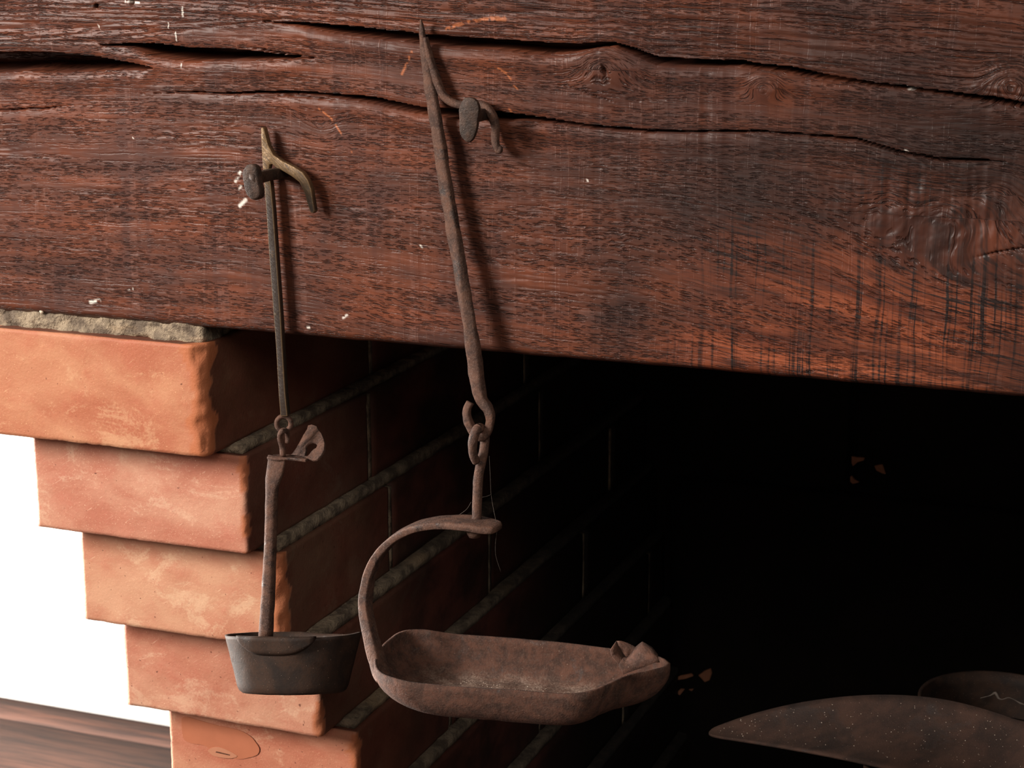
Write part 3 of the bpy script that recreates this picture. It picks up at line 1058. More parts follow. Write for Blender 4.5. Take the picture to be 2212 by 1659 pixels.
# wrap under, up the back and over the top
extra = []
for yy, zz in ((0.004, ZB - 0.0010), (0.012, ZB - 0.0012), (0.05, ZB - 0.001), (0.19, ZB), (0.19, 1.36), (0.19, 1.50)):
    row = np.stack([gx, np.full(nc, yy), np.full(nc, zz) + 0.0006 * (vn2(gx * 90, gx * 0 + yy * 90, 17) - 0.5) * (zz < 1.3)], -1)
    extra.append(row)
V = np.concatenate([V, np.array(extra)], 0)
R_ = V.shape[0]
ii = np.arange(R_ * nc).reshape(R_, nc)
nxt = np.roll(ii, -1, 0)
Q = np.stack([ii[:, :-1], nxt[:, :-1], nxt[:, 1:], ii[:, 1:]], -1).reshape(-1, 4)
me = mesh_np('mantel_beam', V.reshape(-1, 3), Q)


def ext(A, v=None):
    e = np.repeat(A[-1:], len(extra), 0) if v is None else np.full((len(extra), nc), v)
    return np.concatenate([A, e], 0)


Te = ext(T)
for i, (yy, zz) in enumerate(((0.004, 0), (0.012, 0), (0.05, 0), (0.19, 0), (0.19, 0.14), (0.19, 0.28))):
    Te[nr + i] = Te[nr - 1] - yy - zz
ga = me.attributes.new('grain', 'FLOAT_VECTOR', 'POINT')
ga.data.foreach_set('vector', np.stack([ext(X), Te, np.zeros_like(Te)], -1).astype(np.float32).ravel())
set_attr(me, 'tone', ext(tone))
set_attr(me, 'warm', ext(warm))
set_attr(me, 'upper', ext(upper))
set_attr(me, 'paint', ext(pnt, 0))
set_attr(me, 'scratch', ext(scr, 0))
set_attr(me, 'raw', ext(raw, 0))
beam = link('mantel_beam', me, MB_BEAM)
tag(beam, 'massive reddish-brown wooden mantel beam with long cracks and saw marks', 'beam')
bm = bmesh.new()
bm.from_mesh(me)
bm.verts.ensure_lookup_table()
for c_ in (0, nc - 1):
    try:
        bm.faces.new([bm.verts[int(q)] for q in ii[:, c_]])
    except Exception:
        pass
bm.normal_update()
bm.to_mesh(me)
bm.free()

# ================================================================== NAILS
def nail(px_head, head_px, yh, shank_px, label):
    c = at(px_head[0], px_head[1], yh)
    e = empty('forged_nail', (c[0], 0.0, c[2]))
    tag(e, label, 'nail', 'forged nails in the beam')
    return e, c


n1, c1 = nail((540, 388), None, -0.034, None, 'forged iron nail seen from the side, holding the small left lamp hook')
o = plate('head', MB_NAIL, n1, [px_loop([(532, 356), (543, 354), (552, 361), (554, 375), (556, 394), (560, 408), (559, 425), (549, 431), (540, 430), (530, 418),
                                         (525, 396), (522, 377), (525, 365)], -0.0335, 2)], (0.35, 0.93, -0.1), 0.0042, 0.0009, 0.0005)
h_ = mm(11.5)
bar('shank', MB_NAIL, n1, [at(544, 388, -0.0335), at(544, 388, -0.0335) + np.array([0.0004, 0.012, 0.0004]), at(544, 388, -0.0335) + np.array([0.001, 0.03, 0.0]),
                           at(544, 388, -0.0335) + np.array([0.0015, 0.06, -0.001])], [0.0019, 0.0021, 0.0021, 0.001], [0.0030, 0.0030, 0.0028, 0.001],
    ref=(0, 0, 1), expo=5, seg=16, rough=0.0003, seed=4)
n2, c2 = nail((1012, 258), None, -0.026, None, 'forged iron nail with a flat oval head facing out, holding the long right lamp hook')
plate('head', MB_NAIL, n2, [px_loop([(1008, 210), (1019, 211), (1029, 218), (1034, 232), (1033, 247), (1031, 258), (1030, 272), (1025, 292), (1018, 304), (1009, 308),
                                     (1001, 302), (993, 290), (991, 272), (991, 252), (990, 238), (994, 225), (1000, 214)], -0.0255, 2)], (0.05, 1, -0.05), 0.0030, 0.0008, 0.0006)
s0 = at(1013, 254, -0.024)
bar('shank', MB_NAIL, n2, [s0, s0 + np.array([0, 0.012, 0.0]), s0 + np.array([0, 0.03, 0.0]), s0 + np.array([0, 0.055, 0.0])],
    [0.0022, 0.0024, 0.0023, 0.001], [0.0030, 0.0031, 0.0029, 0.001], ref=(0, 0, 1), expo=5, seg=16, rough=0.0003, seed=5)

# ================================================================== SMALL LEFT LAMP
YA = -0.0080
A = empty('hanging_oil_lamp', at(640, 1490, -0.03))
tag(A, 'small hanging oil lamp with worn brass hook and dark deep cup', 'oil lamp', 'hanging oil lamps on the beam')
outline = [(562.5, 277), (566, 275), (570, 277), (573, 290), (579, 313), (590, 334), (609.5, 348), (634, 360), (653, 372), (665, 389), (672, 408), (676, 435),
           (680, 457), (676, 461), (670, 460), (664, 442), (656.5, 416), (646, 394), (629, 381), (614, 372), (595, 362), (587, 355), (582, 356), (580, 367),
           (585, 399), (590, 452), (598, 565), (606, 678), (610, 750), (616, 850), (621, 900), (605, 900), (601, 850), (595.5, 750), (590, 678), (581.5, 565),
           (574, 452), (570, 399), (566, 350), (564, 314)]
hook = plate('hook', MB_BRASS, A, [px_loop(outline, YA)], (0, 1, 0), 0.0042, 0.0007, edge_mat=MB_BRASS_EDGE)
tag(hook, 'worn brass edged flat hook bar')


def pl(lst):
    return [at(x, y, Y) for x, y, Y in lst]


cx_, cy_ = 613, 915
pts = []
for k in range(12):
    a = math.pi / 2 + k / 12 * 2 * math.pi
    pts.append(at(cx_ + 15.5 * math.cos(a), cy_ - 16 * math.sin(a), YA + 0.0026 + 0.002 * math.cos(a)))
e_ = bar('eye', MB_RUST, hook, pts, mm(5.6), mm(5.6), closed=True, n=3, seg=12, rough=0.0003, seed=11)
lk = pl([(611, 985, -0.0080), (610, 968, -0.0080), (605, 950, -0.0100), (605, 938, -0.0120), (611, 930, -0.0120), (618, 931, -0.0065), (621, 941, -0.0030), (620, 957, -0.0030)])
bar('link', MB_RUST, A, lk, [mm(6.5)] * 6 + [mm(6), mm(5)], [mm(6)] * 6 + [mm(5), mm(4)], n=4, seg=12, rough=0.0003, seed=12)
st = pl([(597, 985, -0.0080), (597, 1000, -0.0080), (594, 1020, -0.0080), (589, 1042, -0.0085), (587, 1070, -0.0090), (586, 1120, -0.0100), (584, 1180, -0.0115),
         (581, 1250, -0.0135), (578, 1310, -0.0150), (574, 1374, -0.0165)])
stem = bar('stem', MB_RUST, A, st, [mm(v) for v in (21.5, 21.5, 20.5, 17, 13.5, 13, 13.5, 14.5, 15, 15.5)], [0.0011, 0.0014, 0.0018, 0.0026, 0.0031, 0.0033, 0.0034, 0.0036, 0.0038, 0.0039],
           n=4, seg=18, expo=2.6, rough=0.00035, seed=13)
# tab bent over at the top of the stem, with a curled keyhole piece
p0 = at(597, 985, -0.0080)
tabz = p0[2]
tab = [atz(x, y, tabz) for x, y in [(576, 986), (590, 982), (603, 981), (625, 981), (650, 984), (668, 989), (660, 992), (640, 990), (618, 988), (597, 989)]]
plate('tab', MB_RUST, A, [tab], (0, 0, -1), 0.0016, 0.0003, 0.0006)
pk = at(650, 985, -0.0025)
kn = np.array([-0.42, -0.55, 0.72])


def cr4(lst):
    return [(520 + x * 0.1808, 860 + y * 0.1808) for x, y in lst]


kl = [atp(x, y, pk, kn) for x, y in cr4([(560, 690), (610, 665), (660, 600), (710, 510), (745, 440), (790, 370), (805, 325), (850, 315), (905, 335), (920, 370), (960, 420), (985, 480), (1000, 540),
                                        (992, 620), (960, 680), (905, 735), (850, 742), (790, 715), (700, 695)])]
kh = [atp(x, y, pk, kn) for x, y in cr4([(775, 570), (800, 540), (845, 525), (890, 535), (912, 565), (900, 595), (868, 610), (840, 640), (800, 690), (760, 690), (775, 640)])]
plate('keyhole_plate', MB_RUST, A, [kl, kh], -kn, 0.0014, 0.0002, 0.0004)


# cup
def shell(name, mat, parent, rim_xy, H_, prof, frame, thick, rings=14, base=None, rimz=None):
    """open vessel: rim outline in local plan, prof(s) -> (scale, depth fraction); inner and outer skins and a floor"""
    c, ux, uy, uz = frame
    rim = np.array(rim_xy)
    k = len(rim)
    cen = rim.mean(0)
    rz = np.zeros(k) if rimz is None else np.array(rimz)
    V, F = [], []

    def ring(s, inset):
        sc, dp = prof(s)
        r = cen + (rim - cen) * sc
        d = r - cen
        L = np.linalg.norm(d, axis=1)[:, None]
        r = cen + d / np.maximum(L, 1e-9) * np.maximum(L - inset, 0.0002)
        z = rz * (1 - s) - H_ * dp
        return r, z
    rows = []
    for i in range(rings + 1):
        rows.append(ring(i / rings, 0))
    # floor outer
    r, z = ring(1, 0)
    for q in (0.66, 0.33):
        rows.append((cen + (r - cen) * q, z - 0.0004 * (1 - q)))
    outer = len(rows)
    inner = []
    for i in range(rings + 1):
        r, z = ring(i / rings, thick)
        inner.append((r, z + thick * (i / rings)))
    r, z = inner[-1]
    for q in (0.66, 0.33):
        inner.append((cen + (r - cen) * q, z - 0.0004 * (1 - q)))
    allr = rows[::-1] + inner
    for r, z in allr:
        for j in range(k):
            V.append(c + ux * r[j, 0] + uy * r[j, 1] + uz * z[j])
    n = len(allr)
    for i in range(n - 1):
        for j in range(k):
            j2 = (j + 1) % k
            F.append((i * k + j, i * k + j2, (i + 1) * k + j2, (i + 1) * k + j))
    F.append(list(range(k)))
    F.append(list(range((n - 1) * k, n * k))[::-1])
    V = np.array(V)
    V = V + (np.column_stack([fbm3(V, 90, 1) - 0.5, fbm3(V, 90, 2) - 0.5, fbm3(V, 90, 3) - 0.5])) * 0.0007
    return link(name, mesh_pf(name, V, F), mat, parent)


cupc = at(634, 1371, 0.0095)
rgt = np.array([math.cos(YAW), math.sin(YAW), 0])
bk = np.array([-math.sin(YAW), math.cos(YAW), 0])
tl = math.radians(-17.5)
ux = rgt + np.array([0, 0, -0.003])
ux /= np.linalg.norm(ux)
uy = bk * math.cos(tl) + np.array([0, 0, 1]) * math.sin(tl)
uz = np.cross(ux, uy)
ka = 88
th = np.arange(ka) / ka * 2 * math.pi
RA, RB = mm(148, 0.0095, (634, 1371)), 0.0285
plan = np.column_stack([RA * np.sign(np.cos(th)) * np.abs(np.cos(th)) ** 0.92, RB * np.sin(th) * (1 - 0.25 * np.clip(np.cos(th), 0, 1) ** 2)])
rz_ = 0.0016 * np.clip(np.cos(th), 0, 1) ** 4 - 0.0012 * np.exp(-((th - 0.9) / 0.5) ** 2)


def cup_prof(s):
    # straight sloping wall, short rounded bottom
    sc = 1 - 0.215 * s - 0.05 * max(0, (s - 0.85) / 0.15) ** 2
    return sc, s if s < 0.9 else 0.9 + 0.1 * math.sin((s - 0.9) / 0.1 * math.pi / 2)


cup = shell('cup', MB_DARK, A, plan, 0.0325, cup_prof, (cupc, ux, uy, uz), 0.0017, 16, rimz=rz_)
tag(cup, 'dark blackened deep cup')
# lug wrapped on the near wall under the stem
V, F = [], []
na, nh = 22, 7
for side in (0, 1):
    for i in range(na + 1):
        a = math.radians(224 + (291 - 224) * i / na)
        px = RA * math.copysign(abs(math.cos(a)) ** 0.92, math.cos(a))
        py = RB * math.sin(a) * (1 - 0.25 * max(0, math.cos(a)) ** 2)
        low = 0.0095 * (1 - abs(2 * i / na - 1) ** 3.5) + 0.0012
        for j in range(nh + 1):
            s = j / nh
            z = 0.0008 - low * s
            sc = 1 - 0.215 * (-z / 0.0325)
            off = (0.0022 if side == 0 else -0.0004)
            if j in (0, nh) or i in (0, na):
                off = 0.0010 if side == 0 else -0.0004
            bulge = 0.0016 * math.exp(-(((a - math.radians(247)) / 0.16) ** 2)) * (1 - s) if side == 0 else 0
            q = np.array([px * sc, py * sc])
            q = q * (1 + (off + bulge) / np.linalg.norm(q))
            V.append(cupc + ux * q[0] + uy * q[1] + uz * z)
w_ = nh + 1
tot = (na + 1) * w_
for side in (0, 1):
    for i in range(na):
        for j in range(nh):
            F.append([side * tot + i * w_ + j, side * tot + (i + 1) * w_ + j, side * tot + (i + 1) * w_ + j + 1, side * tot + i * w_ + j + 1])
for i in range(na):
    for j in (0, nh):
        F.append([i * w_ + j, (i + 1) * w_ + j, tot + (i + 1) * w_ + j, tot + i * w_ + j])
for j in range(nh):
    for i in (0, na):
        F.append([i * w_ + j, i * w_ + j + 1, tot + i * w_ + j + 1, tot + i * w_ + j])
link('lug', mesh_pf('lug', V, F), MB_DARK, cup)

# ================================================================== LARGE RIGHT LAMP
B = empty('hanging_oil_lamp', at(1100, 1560, -0.03))
tag(B, 'large rusty hanging oil lamp with long forged hook and boat-shaped spouted pan', 'oil lamp', 'hanging oil lamps on the beam')
bp = pl([(909, 42, -0.0052), (911, 60, -0.0052), (914, 90, -0.0052), (920, 130, -0.0054), (928, 180, -0.0066), (938, 240, -0.0077), (948, 300, -0.0084), (958, 370, -0.0086), (971, 450, -0.0093),
         (983, 520, -0.0100), (994, 580, -0.0112), (1004, 640, -0.0124), (1014, 700, -0.0137), (1022, 750, -0.0150), (1028, 800, -0.0165), (1033, 835, -0.0185),
         (1040, 862, -0.0195), (1054, 884, -0.0205), (1060, 905, -0.0210), (1054, 930, -0.0217), (1041, 944, -0.0225), (1024, 934, -0.0235), (1011, 908, -0.0240), (1009, 885, -0.0235), (1016, 869, -0.0225)])
hwp = [2, 4.5, 7, 9, 11.5, 13, 13, 13.5, 14, 14.5, 15, 15.5, 16, 16, 16, 15.5, 13.5, 11.5, 9.5, 9, 9, 9, 9, 9, 8]
hbp = [0.0008, 0.0014, 0.0018, 0.0022, 0.0026, 0.0026, 0.0026, 0.0026, 0.0027, 0.0028, 0.0031, 0.0034, 0.0036, 0.0037, 0.0037, 0.0035, 0.003, 0.0026, 0.0023, 0.0022, 0.0022, 0.0022, 0.0022, 0.0022, 0.0019]
tw = [0, 0, 0, 0, 0, 0.05, 0.1, 0.15, 0.2, 0.3, 0.6, 0.9, 1.2, 1.4, 1.5] + [1.5] * 10
hb2 = bar('hook', MB_RUST, B, bp, [mm(v) for v in hwp], hbp, n=6, seg=20, expo=3.2, rough=0.0006, seed=21, twist=tw)


def cr2(x, y):
    return 840 + x * 0.2411, 20 + y * 0.2411


ap = []
for (x, y), Y in zip([(330, 250), (365, 420), (405, 560), (440, 680), (490, 770), (560, 830), (650, 858), (730, 852), (800, 848), (870, 880), (925, 950), (955, 1050), (952, 1150), (962, 1225), (990, 1265), (1005, 1235)],
                     [-0.0050, -0.0050, -0.0050, -0.0055, -0.0055, -0.0055, -0.0055, -0.0050, -0.0050, -0.0050, -0.0050, -0.0050, -0.0055, -0.0065, -0.0070, -0.0080]):
    ap.append(at(*cr2(x, y), Y))
bar('hook_arm', MB_RUST, hb2, ap, [mm(v) for v in (3, 7, 9, 9, 8.5, 8, 8, 8, 8, 8.5, 8.5, 8.5, 8, 7.5, 7, 4)],
    [0.002, 0.0026, 0.0028, 0.0027, 0.0026, 0.0025, 0.0024, 0.0024, 0.0024, 0.0024, 0.0024, 0.0023, 0.0021, 0.002, 0.0018, 0.001], n=5, seg=14, expo=2.8, rough=0.0005, seed=22)


def cr3(x, y):
    return 920 + x * 0.2411, 780 + y * 0.2411


rp = []
for (x, y), Y in zip([(447, 1540), (455, 1400), (462, 1200), (470, 1050), (492, 920), (515, 820), (528, 720), (520, 640), (490, 598), (455, 612), (428, 680), (418, 760), (425, 840), (450, 898)],
                     [-0.0210, -0.0210, -0.0210, -0.0210, -0.0210, -0.0200, -0.0190, -0.0190, -0.0230, -0.0285, -0.0300, -0.0295, -0.0275, -0.0245]):
    rp.append(at(*cr3(x, y), Y))
bar('rod', MB_RUST, B, rp, [mm(v) for v in (10.5, 10.5, 10.5, 10.5, 10.5, 10, 10, 10, 9.8, 9.8, 9.8, 9.8, 9.5, 8)], [0.0024] * 14, n=5, seg=16, rough=0.0003, seed=23)
# strap handle with pierced tab
hz_ = [(836, 1474), (823, 1450), (811, 1412), (801, 1375), (795, 1345), (790, 1312), (791, 1280), (798, 1245), (812, 1210), (834, 1180), (864, 1155), (900, 1138), (935, 1130), (975, 1128), (1015, 1130), (1050, 1136), (1071, 1139), (1079, 1140)]
YH = -0.0235
yl = float(atz(808, 1428, at(1110, 1432, -0.026)[2])[1])
hp = [at(x, y, YH + (yl - YH) * (1 - min(i, 9) / 9) ** 1.5) for i, (x, y) in enumerate(hz_)]
print('strap foot depth', yl)
bar('handle_strap', MB_RUST, B, hp, [0.0010, 0.0026, 0.0033, 0.0032, 0.0029, 0.0027, 0.0026, 0.0025, 0.0024, 0.0023, 0.0021, 0.0021, 0.0021, 0.0021, 0.0022, 0.0022, 0.0020, 0.0012],
    [0.0068, 0.0058, 0.0046, 0.0042, 0.0042, 0.0044, 0.0046, 0.0048, 0.0052, 0.0058, 0.0064, 0.0070, 0.0076, 0.0083, 0.0090, 0.0086, 0.0066, 0.0035],
    n=6, seg=28, expo=6, rough=0.0005, seed=24)
rc = at(1028, 1128, YH)
# dark hole collar and rivet under the tab
bm = bmesh.new()
bmesh.ops.create_cone(bm, cap_ends=True, segments=18, radius1=0.0030, radius2=0.0048, depth=0.0035)
bmesh.ops.translate(bm, vec=Vector([float(v) for v in at(1025, 1153, YH + 0.002)]), verts=bm.verts)
me = bpy.data.meshes.new('rivet')
bm.to_mesh(me)
bm.free()
link('rivet', me, MB_RUST, B)

# pan
zr = at(1110, 1432, -0.026)[2]
rim_px = [(1447, 1432), (1432, 1420), (1408, 1414), (1370, 1408), (1310, 1399), (1250, 1391), (1180, 1384), (1100, 1377), (1020, 1371), (960, 1366), (925, 1361), (890, 1360), (862, 1366), (842, 1380),
          (822, 1398), (809, 1418), (809, 1440), (830, 1458), (868, 1470), (920, 1478), (1000, 1485), (1080, 1490), (1150, 1495), (1210, 1499), (1255, 1498), (1290, 1490), (1325, 1474),
          (1365, 1458), (1405, 1449), (1437, 1441)]
rimw = np.array([atz(x, y, zr) for x, y in rim_px])
rimw = catmull(np.vstack([rimw, rimw[:1]]), 4)[:-1]
pc = rimw.mean(0)
plan2 = (rimw - pc)[:, :2]
kx = (plan2[:, 0] - plan2[:, 0].min()) / np.ptp(plan2[:, 0])


def pan_shell():
    Hh = 0.0228
    k = len(plan2)
    rings = 14
    V, F = [], []

    def ring(s, inset):
        a = s * math.pi / 2
        dep = Hh * (math.sin(a) ** 0.85)
        sc = 1 - 0.40 * (1 - math.cos(a)) ** 1.05
        # the spout end runs out long and shallow
        spt = np.clip((kx - 0.74) / 0.26, 0, 1)
        x = plan2[:, 0] * (sc + 0.10 * s * np.clip((kx - 0.3) / 0.5, 0, 1) - spt * 0.05 * s)
        yv = plan2[:, 1] * sc
        L = np.sqrt(x ** 2 + yv ** 2)
        f = np.maximum(L - inset, 0.0003) / np.maximum(L, 1e-6)
        return np.column_stack([x * f + pc[0], yv * f + pc[1], np.full(k, zr - dep)])
    rows = [ring(i / rings, 0) for i in range(rings + 1)]
    c_o = rows[-1].mean(0)
    for q in (0.75, 0.5, 0.25):
        rows.append(c_o + (rows[rings] - c_o) * q + np.array([0, 0, -0.0006 * (1 - q)]))
    inn = []
    for i in range(rings + 1):
        r = ring(i / rings, 0.0016)
        r[:, 2] += 0.0016 * (i / rings)
        inn.append(r)
    c_i = inn[-1].mean(0)
    for q in (0.75, 0.5, 0.25):
        inn.append(c_i + (inn[rings] - c_i) * q + np.array([0, 0, -0.0006 * (1 - q)]))
    al = rows[::-1] + inn
    V = np.vstack(al)
    n = len(al)
    for i in range(n - 1):
        for j in range(k):
            j2 = (j + 1) % k
            F.append((i * k + j, i * k + j2, (i + 1) * k + j2, (i + 1) * k + j))
    F.append(list(range(k)))
    F.append(list(range((n - 1) * k, n * k))[::-1])
    V = V + np.column_stack([fbm3(V, 70, 1) - 0.5, fbm3(V, 70, 2) - 0.5, fbm3(V, 70, 3) - 0.5]) * 0.0012
    ash = np.zeros(len(V))
    for i in range(len(rows), n):
        q = (i - len(rows)) / rings
        ash[i * k:(i + 1) * k] = np.clip((q - 0.55) / 0.4, 0, 1)
    return V, F, ash, inn[rings], c_i


V, F, ash, floor_ring, floor_c = pan_shell()
me = mesh_pf('pan', V, F)
set_attr(me, 'ash', ash)
pan = link('pan', me, MB_PAN, B)
# bent sheet wick holder in the spout
wz = zr
w0 = at(1372, 1432, pc[1])


def sheet(name, mat, parent, rows, thick=0.0007):
    """curved strip through rows of points"""
    A_ = np.array(rows)
    r, c = A_.shape[:2]
    dn = np.cross(A_[1, 0] - A_[0, 0], A_[0, 1] - A_[0, 0])
    V = list(A_.reshape(-1, 3))
    nrm = []
    for i in range(r):
        for j in range(c):
            a = A_[min(i + 1, r - 1), j] - A_[max(i - 1, 0), j]
            b = A_[i, min(j + 1, c - 1)] - A_[i, max(j - 1, 0)]
            n = np.cross(a, b)
            nrm.append(n / (np.linalg.norm(n) + 1e-12))
    V += list(A_.reshape(-1, 3) + np.array(nrm) * thick)
    t = r * c
    F = []
    for i in range(r - 1):
        for j in range(c - 1):
            q = [i * c + j, i * c + j + 1, (i + 1) * c + j + 1, (i + 1) * c + j]
            F.append(q)
            F.append([t + v for v in q][::-1])
    for i in range(r - 1):
        for j in (0, c - 1):
            F.append([i * c + j, (i + 1) * c + j, t + (i + 1) * c + j, t + i * c + j])
    for j in range(c - 1):
        for i in (0, r - 1):
            F.append([i * c + j, i * c + j + 1, t + i * c + j + 1, t + i * c + j])
    return link(name, mesh_pf(name, np.array(V), F), mat, parent)


def cr5(x, y):
    return 1270 + x * 0.10246, 1350 + y * 0.10246


YS = float(pc[1])
# two curled leaves, each given by its near and far long edge
leafA_near = [cr5(*p) for p in [(470, 520), (490, 640), (560, 740), (640, 830), (710, 890)]]
leafA_far = [cr5(*p) for p in [(590, 345), (640, 480), (720, 590), (790, 690), (860, 720)]]
rows = []
for (a, b) in zip(leafA_near, leafA_far):
    p, q = at(a[0], a[1], YS - 0.004), at(b[0], b[1], YS + 0.002)
    rows.append([p, (p + q) / 2 + np.array([0, -0.0004, 0]), q])
wick = sheet('wick_holder', MB_PAN, B, rows)
tag(wick, 'curled sheet metal wick holder in the spout')
leafB_near = [cr5(*p) for p in [(650, 880), (720, 1000), (760, 1040), (900, 985), (1150, 900), (1400, 800), (1520, 790)]]
leafB_far = [cr5(*p) for p in [(790, 700), (860, 690), (930, 610), (1020, 480), (1150, 370), (1330, 480), (1460, 640)]]
rows = []
for i, (a, b) in enumerate(zip(leafB_near, leafB_far)):
    p, q = at(a[0], a[1], YS - 0.009), at(b[0], b[1], YS + 0.000)
    m_ = (p + q) / 2 + np.array([0.0, -0.0022, 0.0018])
    rows.append([p, (p + m_) / 2 + np.array([0, -0.0004, 0.0004]), m_, (q + m_) / 2 + np.array([0, -0.0004, 0.0004]), q])
sheet('wick_leaf', MB_PAN, wick, rows)
leafC = [cr5(*p) for p in [(600, 335), (700, 335), (830, 375), (980, 450), (1010, 470)]]
leafC2 = [cr5(*p) for p in [(660, 500), (740, 620), (800, 690), (880, 650), (950, 560)]]
rows = []
for a, b in zip(leafC, leafC2):
    p, q = at(a[0], a[1], YS + 0.008), at(b[0], b[1], YS + 0.004)
    rows.append([p, (p + q) / 2, q])
sheet('wick_leaf', MB_PAN, wick, rows)


def grit(name, parent, pts, rs, seed):
    rg = random.Random(seed)
    V, F = [], []
    for p in pts:
        r = rs * rg.uniform(0.5, 1.4)
        b0 = len(V)
        for d in ((1, 0, 0), (-1, 0, 0), (0, 1, 0), (0, -1, 0), (0, 0, 1), (0, 0, -1)):
            V.append(np.array(p) + np.array(d) * r * rg.uniform(0.6, 1.3))
        for a, b, c in ((0, 2, 4), (2, 1, 4), (1, 3, 4), (3, 0, 4), (2, 0, 5), (1, 2, 5), (3, 1, 5), (0, 3, 5)):
            F.append([b0 + a, b0 + b, b0 + c])
    o = link(name, mesh_pf(name, V, F), MB_GRIT, parent, False)
    o['kind'] = 'stuff'
    return o


rg = random.Random(5)
pts = []
while len(pts) < 170:
    q = floor_ring[rg.randrange(len(floor_ring))]
    pts.append(floor_c + (q - floor_c) * (rg.random() ** 0.6) * 0.92 + np.array([0, 0, 0.0003]))
grit('grit', B, pts, 0.00022, 6)

# ================================================================== THINGS ON THE HEARTH
def lathe(name, mat, parent, prof, c, seg=40, rough=0.0006):
    V, F = [], []
    for r, z in prof:
        for j in range(seg):
            a = j / seg * 2 * math.pi
            V.append((c[0] + r * math.cos(a), c[1] + r * math.sin(a), c[2] + z))
    n = len(prof)
    for i in range(n - 1):
        for j in range(seg):
            j2 = (j + 1) % seg
            F.append((i * seg + j, i * seg + j2, (i + 1) * seg + j2, (i + 1) * seg + j))
    F.append(list(range(seg))[::-1])
    F.append(list(range((n - 1) * seg, n * seg)))
    V = np.array(V)
    V = V + np.column_stack([fbm3(V, 50, 1) - 0.5, fbm3(V, 50, 2) - 0.5, fbm3(V, 50, 3) - 0.5]) * rough
    return link(name, mesh_pf(name, V, F), mat, parent)


# leaf-shaped scoop
sp0 = at(1533, 1583, 0.250)
sn = np.array([-0.30, -0.30, 0.90])
sn /= np.linalg.norm(sn)
up_e = [(1531, 1581), (1541, 1572), (1560, 1564), (1600, 1550), (1650, 1535), (1720, 1519), (1800, 1507), (1880, 1501), (1960, 1502), (2040, 1511), (2120, 1530), (2212, 1561), (2300, 1600), (2390, 1655), (2450, 1705), (2500, 1760)]
lo_e = [(1531, 1583), (1541, 1588), (1560, 1592), (1600, 1598), (1650, 1606), (1720, 1618), (1800, 1633), (1880, 1650), (1960, 1669), (2040, 1690), (2120, 1712), (2212, 1735), (2300, 1752), (2390, 1764), (2450, 1768), (2500, 1765)]
rows = []
for i, (a, b) in enumerate(zip(up_e, lo_e)):
    p, q = atp(a[0], a[1], sp0, sn), atp(b[0], b[1], sp0, sn)
    wd = np.linalg.norm(p - q)
    row = []
    for j in range(13):
        t = j / 12
        row.append(p + (q - p) * t - sn * (wd * 0.16 * 4 * t * (1 - t)) * 0.5)
    rows.append(row)
R2 = np.array(rows)
R2 = np.array([catmull(R2[:, j], 5) for j in range(13)]).transpose(1, 0, 2)
# open iron cauldron under the frame that carries the scoop
_q = R2.reshape(-1, 3)
cc = np.array([float(_q[:, 0].mean()) + 0.06, float(_q[:, 1].mean()) + 0.02, HZ])
_m = np.abs(np.hypot(_q[:, 0] - cc[0], _q[:, 1] - cc[1]) - 0.078) < 0.010
CH = float(_q[_m, 2].min()) - 0.0030 - HZ
print('cauldron', cc, HZ + CH)
C0 = empty('iron_cauldron', cc)
tag(C0, 'black iron cauldron on the hearth carrying the leaf-shaped scoop', 'cauldron')


lathe('body', MB_DARK, C0, [(0.03, 0.03), (0.06, 0.035), (0.085, 0.06), (0.094, 0.10), (0.094, 0.19), (0.08, 0.26), (0.076, 0.29), (0.082, CH), (0.078, CH), (0.072, 0.29),
                            (0.076, 0.26), (0.086, 0.16), (0.09, 0.10), (0.08, 0.064), (0.05, 0.042), (0.01, 0.04)], cc)
for k in range(3):
    a = k * 2.094 + 0.5
    bar('leg', MB_DARK, C0, [cc + np.array([0.055 * math.cos(a), 0.055 * math.sin(a), 0.045]), cc + np.array([0.064 * math.cos(a), 0.064 * math.sin(a), 0.02]),
                             cc + np.array([0.072 * math.cos(a), 0.072 * math.sin(a), 0.0])], [0.009, 0.007, 0.006], [0.009, 0.007, 0.006], ref=(0.3, 0.2, 1), n=3, seg=10)

SC = empty('iron_scoop', R2.reshape(-1, 3).mean(0))
tag(SC, 'leaf-shaped rusty sheet-iron scoop with a pointed tip, speckled with dust, lower right', 'scoop')
sheet('blade', MB_SCOOP, SC, R2.tolist(), 0.0016)
rg = random.Random(9)
pts = []
nrow = R2.shape[0]
for k in range(330):
    i, j = rg.uniform(0.06, 0.98) ** 0.8 * (nrow - 2), rg.uniform(0.08, 0.92) * 11
    i0, j0 = int(i), int(j)
    if rg.random() > np.linalg.norm(R2[i0, 0] - R2[i0, -1]) / 0.055:
        continue
    p = R2[i0, j0] * (1 - (i - i0)) + R2[i0 + 1, j0] * (i - i0)
    p = p + (R2[i0, j0 + 1] - R2[i0, j0]) * (j - j0)
    pts.append(p + sn * 0.0017 * (1 if np.dot(np.cross(R2[1, 0] - R2[0, 0], R2[0, 1] - R2[0, 0]), sn) > 0 else 0.15))
grit('dust_grit', SC, pts, 0.00024, 10)

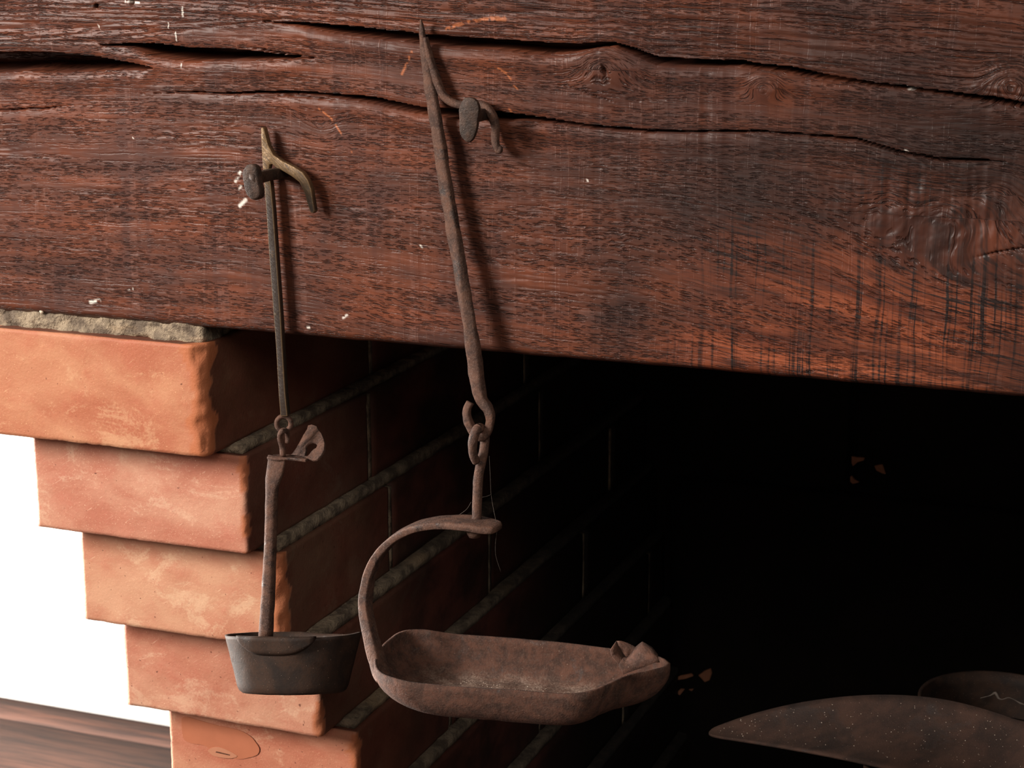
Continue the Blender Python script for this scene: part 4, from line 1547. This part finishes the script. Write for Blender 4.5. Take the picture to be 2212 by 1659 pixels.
# small round pot further back, only its rim shows
pr_ = at(2160, 1514, 0.46)
PT = empty('iron_pot', (pr_[0], pr_[1], HZ))
tag(PT, 'small round iron pot with cobwebs on its rim, standing behind the scoop', 'pot')
ph = pr_[2] - HZ
PR = 0.060
lathe('body', MB_DARK, PT, [(0.02, 0.0), (0.052, 0.002), (0.058, 0.02), (0.06, ph * 0.5), (PR, ph - 0.004), (PR, ph), (PR - 0.003, ph), (PR - 0.004, ph - 0.01), (0.056, ph * 0.5), (0.054, 0.02), (0.04, 0.006), (0.01, 0.005)],
      np.array([pr_[0], pr_[1], HZ]), 56)
web = [at(x, y, 0.47) for x, y in [(2118, 1508), (2140, 1502), (2150, 1497), (2157, 1508), (2165, 1511), (2178, 1507), (2190, 1511), (2204, 1519), (2216, 1523)]]
bar('cobweb', MB_WEB, PT, web, [0.0003, 0.0004, 0.0012, 0.0009, 0.0004, 0.0004, 0.0003, 0.0006, 0.0004], [0.0004] * 9, n=3, seg=6, rough=0.0002)

# ================================================================== STICKER ON THE FIFTH BRICK
sy = fy[4] - 0.0007
ST = empty('sticker', at(470, 1600, sy))
tag(ST, 'small worn sticker with a pale oval patch on the lowest visible brick front', 'sticker')
plate('film', MB_FILM, ST, [px_loop([(392, 1552), (402, 1548), (430, 1556), (470, 1567), (515, 1577), (540, 1590), (553, 1605), (560, 1618), (556, 1630), (540, 1636), (515, 1640), (490, 1632), (462, 1622),
                                     (440, 1610), (415, 1606), (398, 1598), (393, 1578)], sy, 3)], (0, 1, 0), 0.0003, 0)
plate('oval', MB_PALE, ST, [px_loop([(448, 1622), (456, 1616), (472, 1614), (490, 1620), (505, 1628), (512, 1634), (500, 1638), (480, 1637), (460, 1632)], sy - 0.0003, 3)], (0, 1, 0), 0.0003, 0)
scrib = []
for k in range(30):
    t = k / 29
    scrib.append(at(466 + 30 * t, 1624 + 7 * t + 1.6 * math.sin(k * 2.1) * (1 - 0.3 * t), sy - 0.0005))
bar('writing', MB_INK, ST, scrib, 0.00016, 0.00010, n=3, seg=6)

# ================================================================== COBWEBS
CW = empty('cobweb', at(1062, 1050, -0.022))
tag(CW, 'thin cobweb threads hanging beside the rod of the large lamp', 'cobweb')
for k, t in enumerate([[(1057, 985, -0.024), (1059, 1030, -0.022), (1061, 1069, -0.02), (1066, 1100, -0.02), (1072, 1128, -0.024)],
                       [(1018, 1084, -0.026), (1008, 1100, -0.028), (992, 1112, -0.03)],
                       [(1042, 1074, -0.024), (1052, 1072, -0.022), (1061, 1068, -0.02)],
                       [(1073, 1150, -0.027), (1070, 1180, -0.02), (1072, 1205, -0.015), (1082, 1235, -0.01)]]):
    bar('thread', MB_WEB, CW, pl(t), 0.00007, 0.00007, n=4, seg=5)
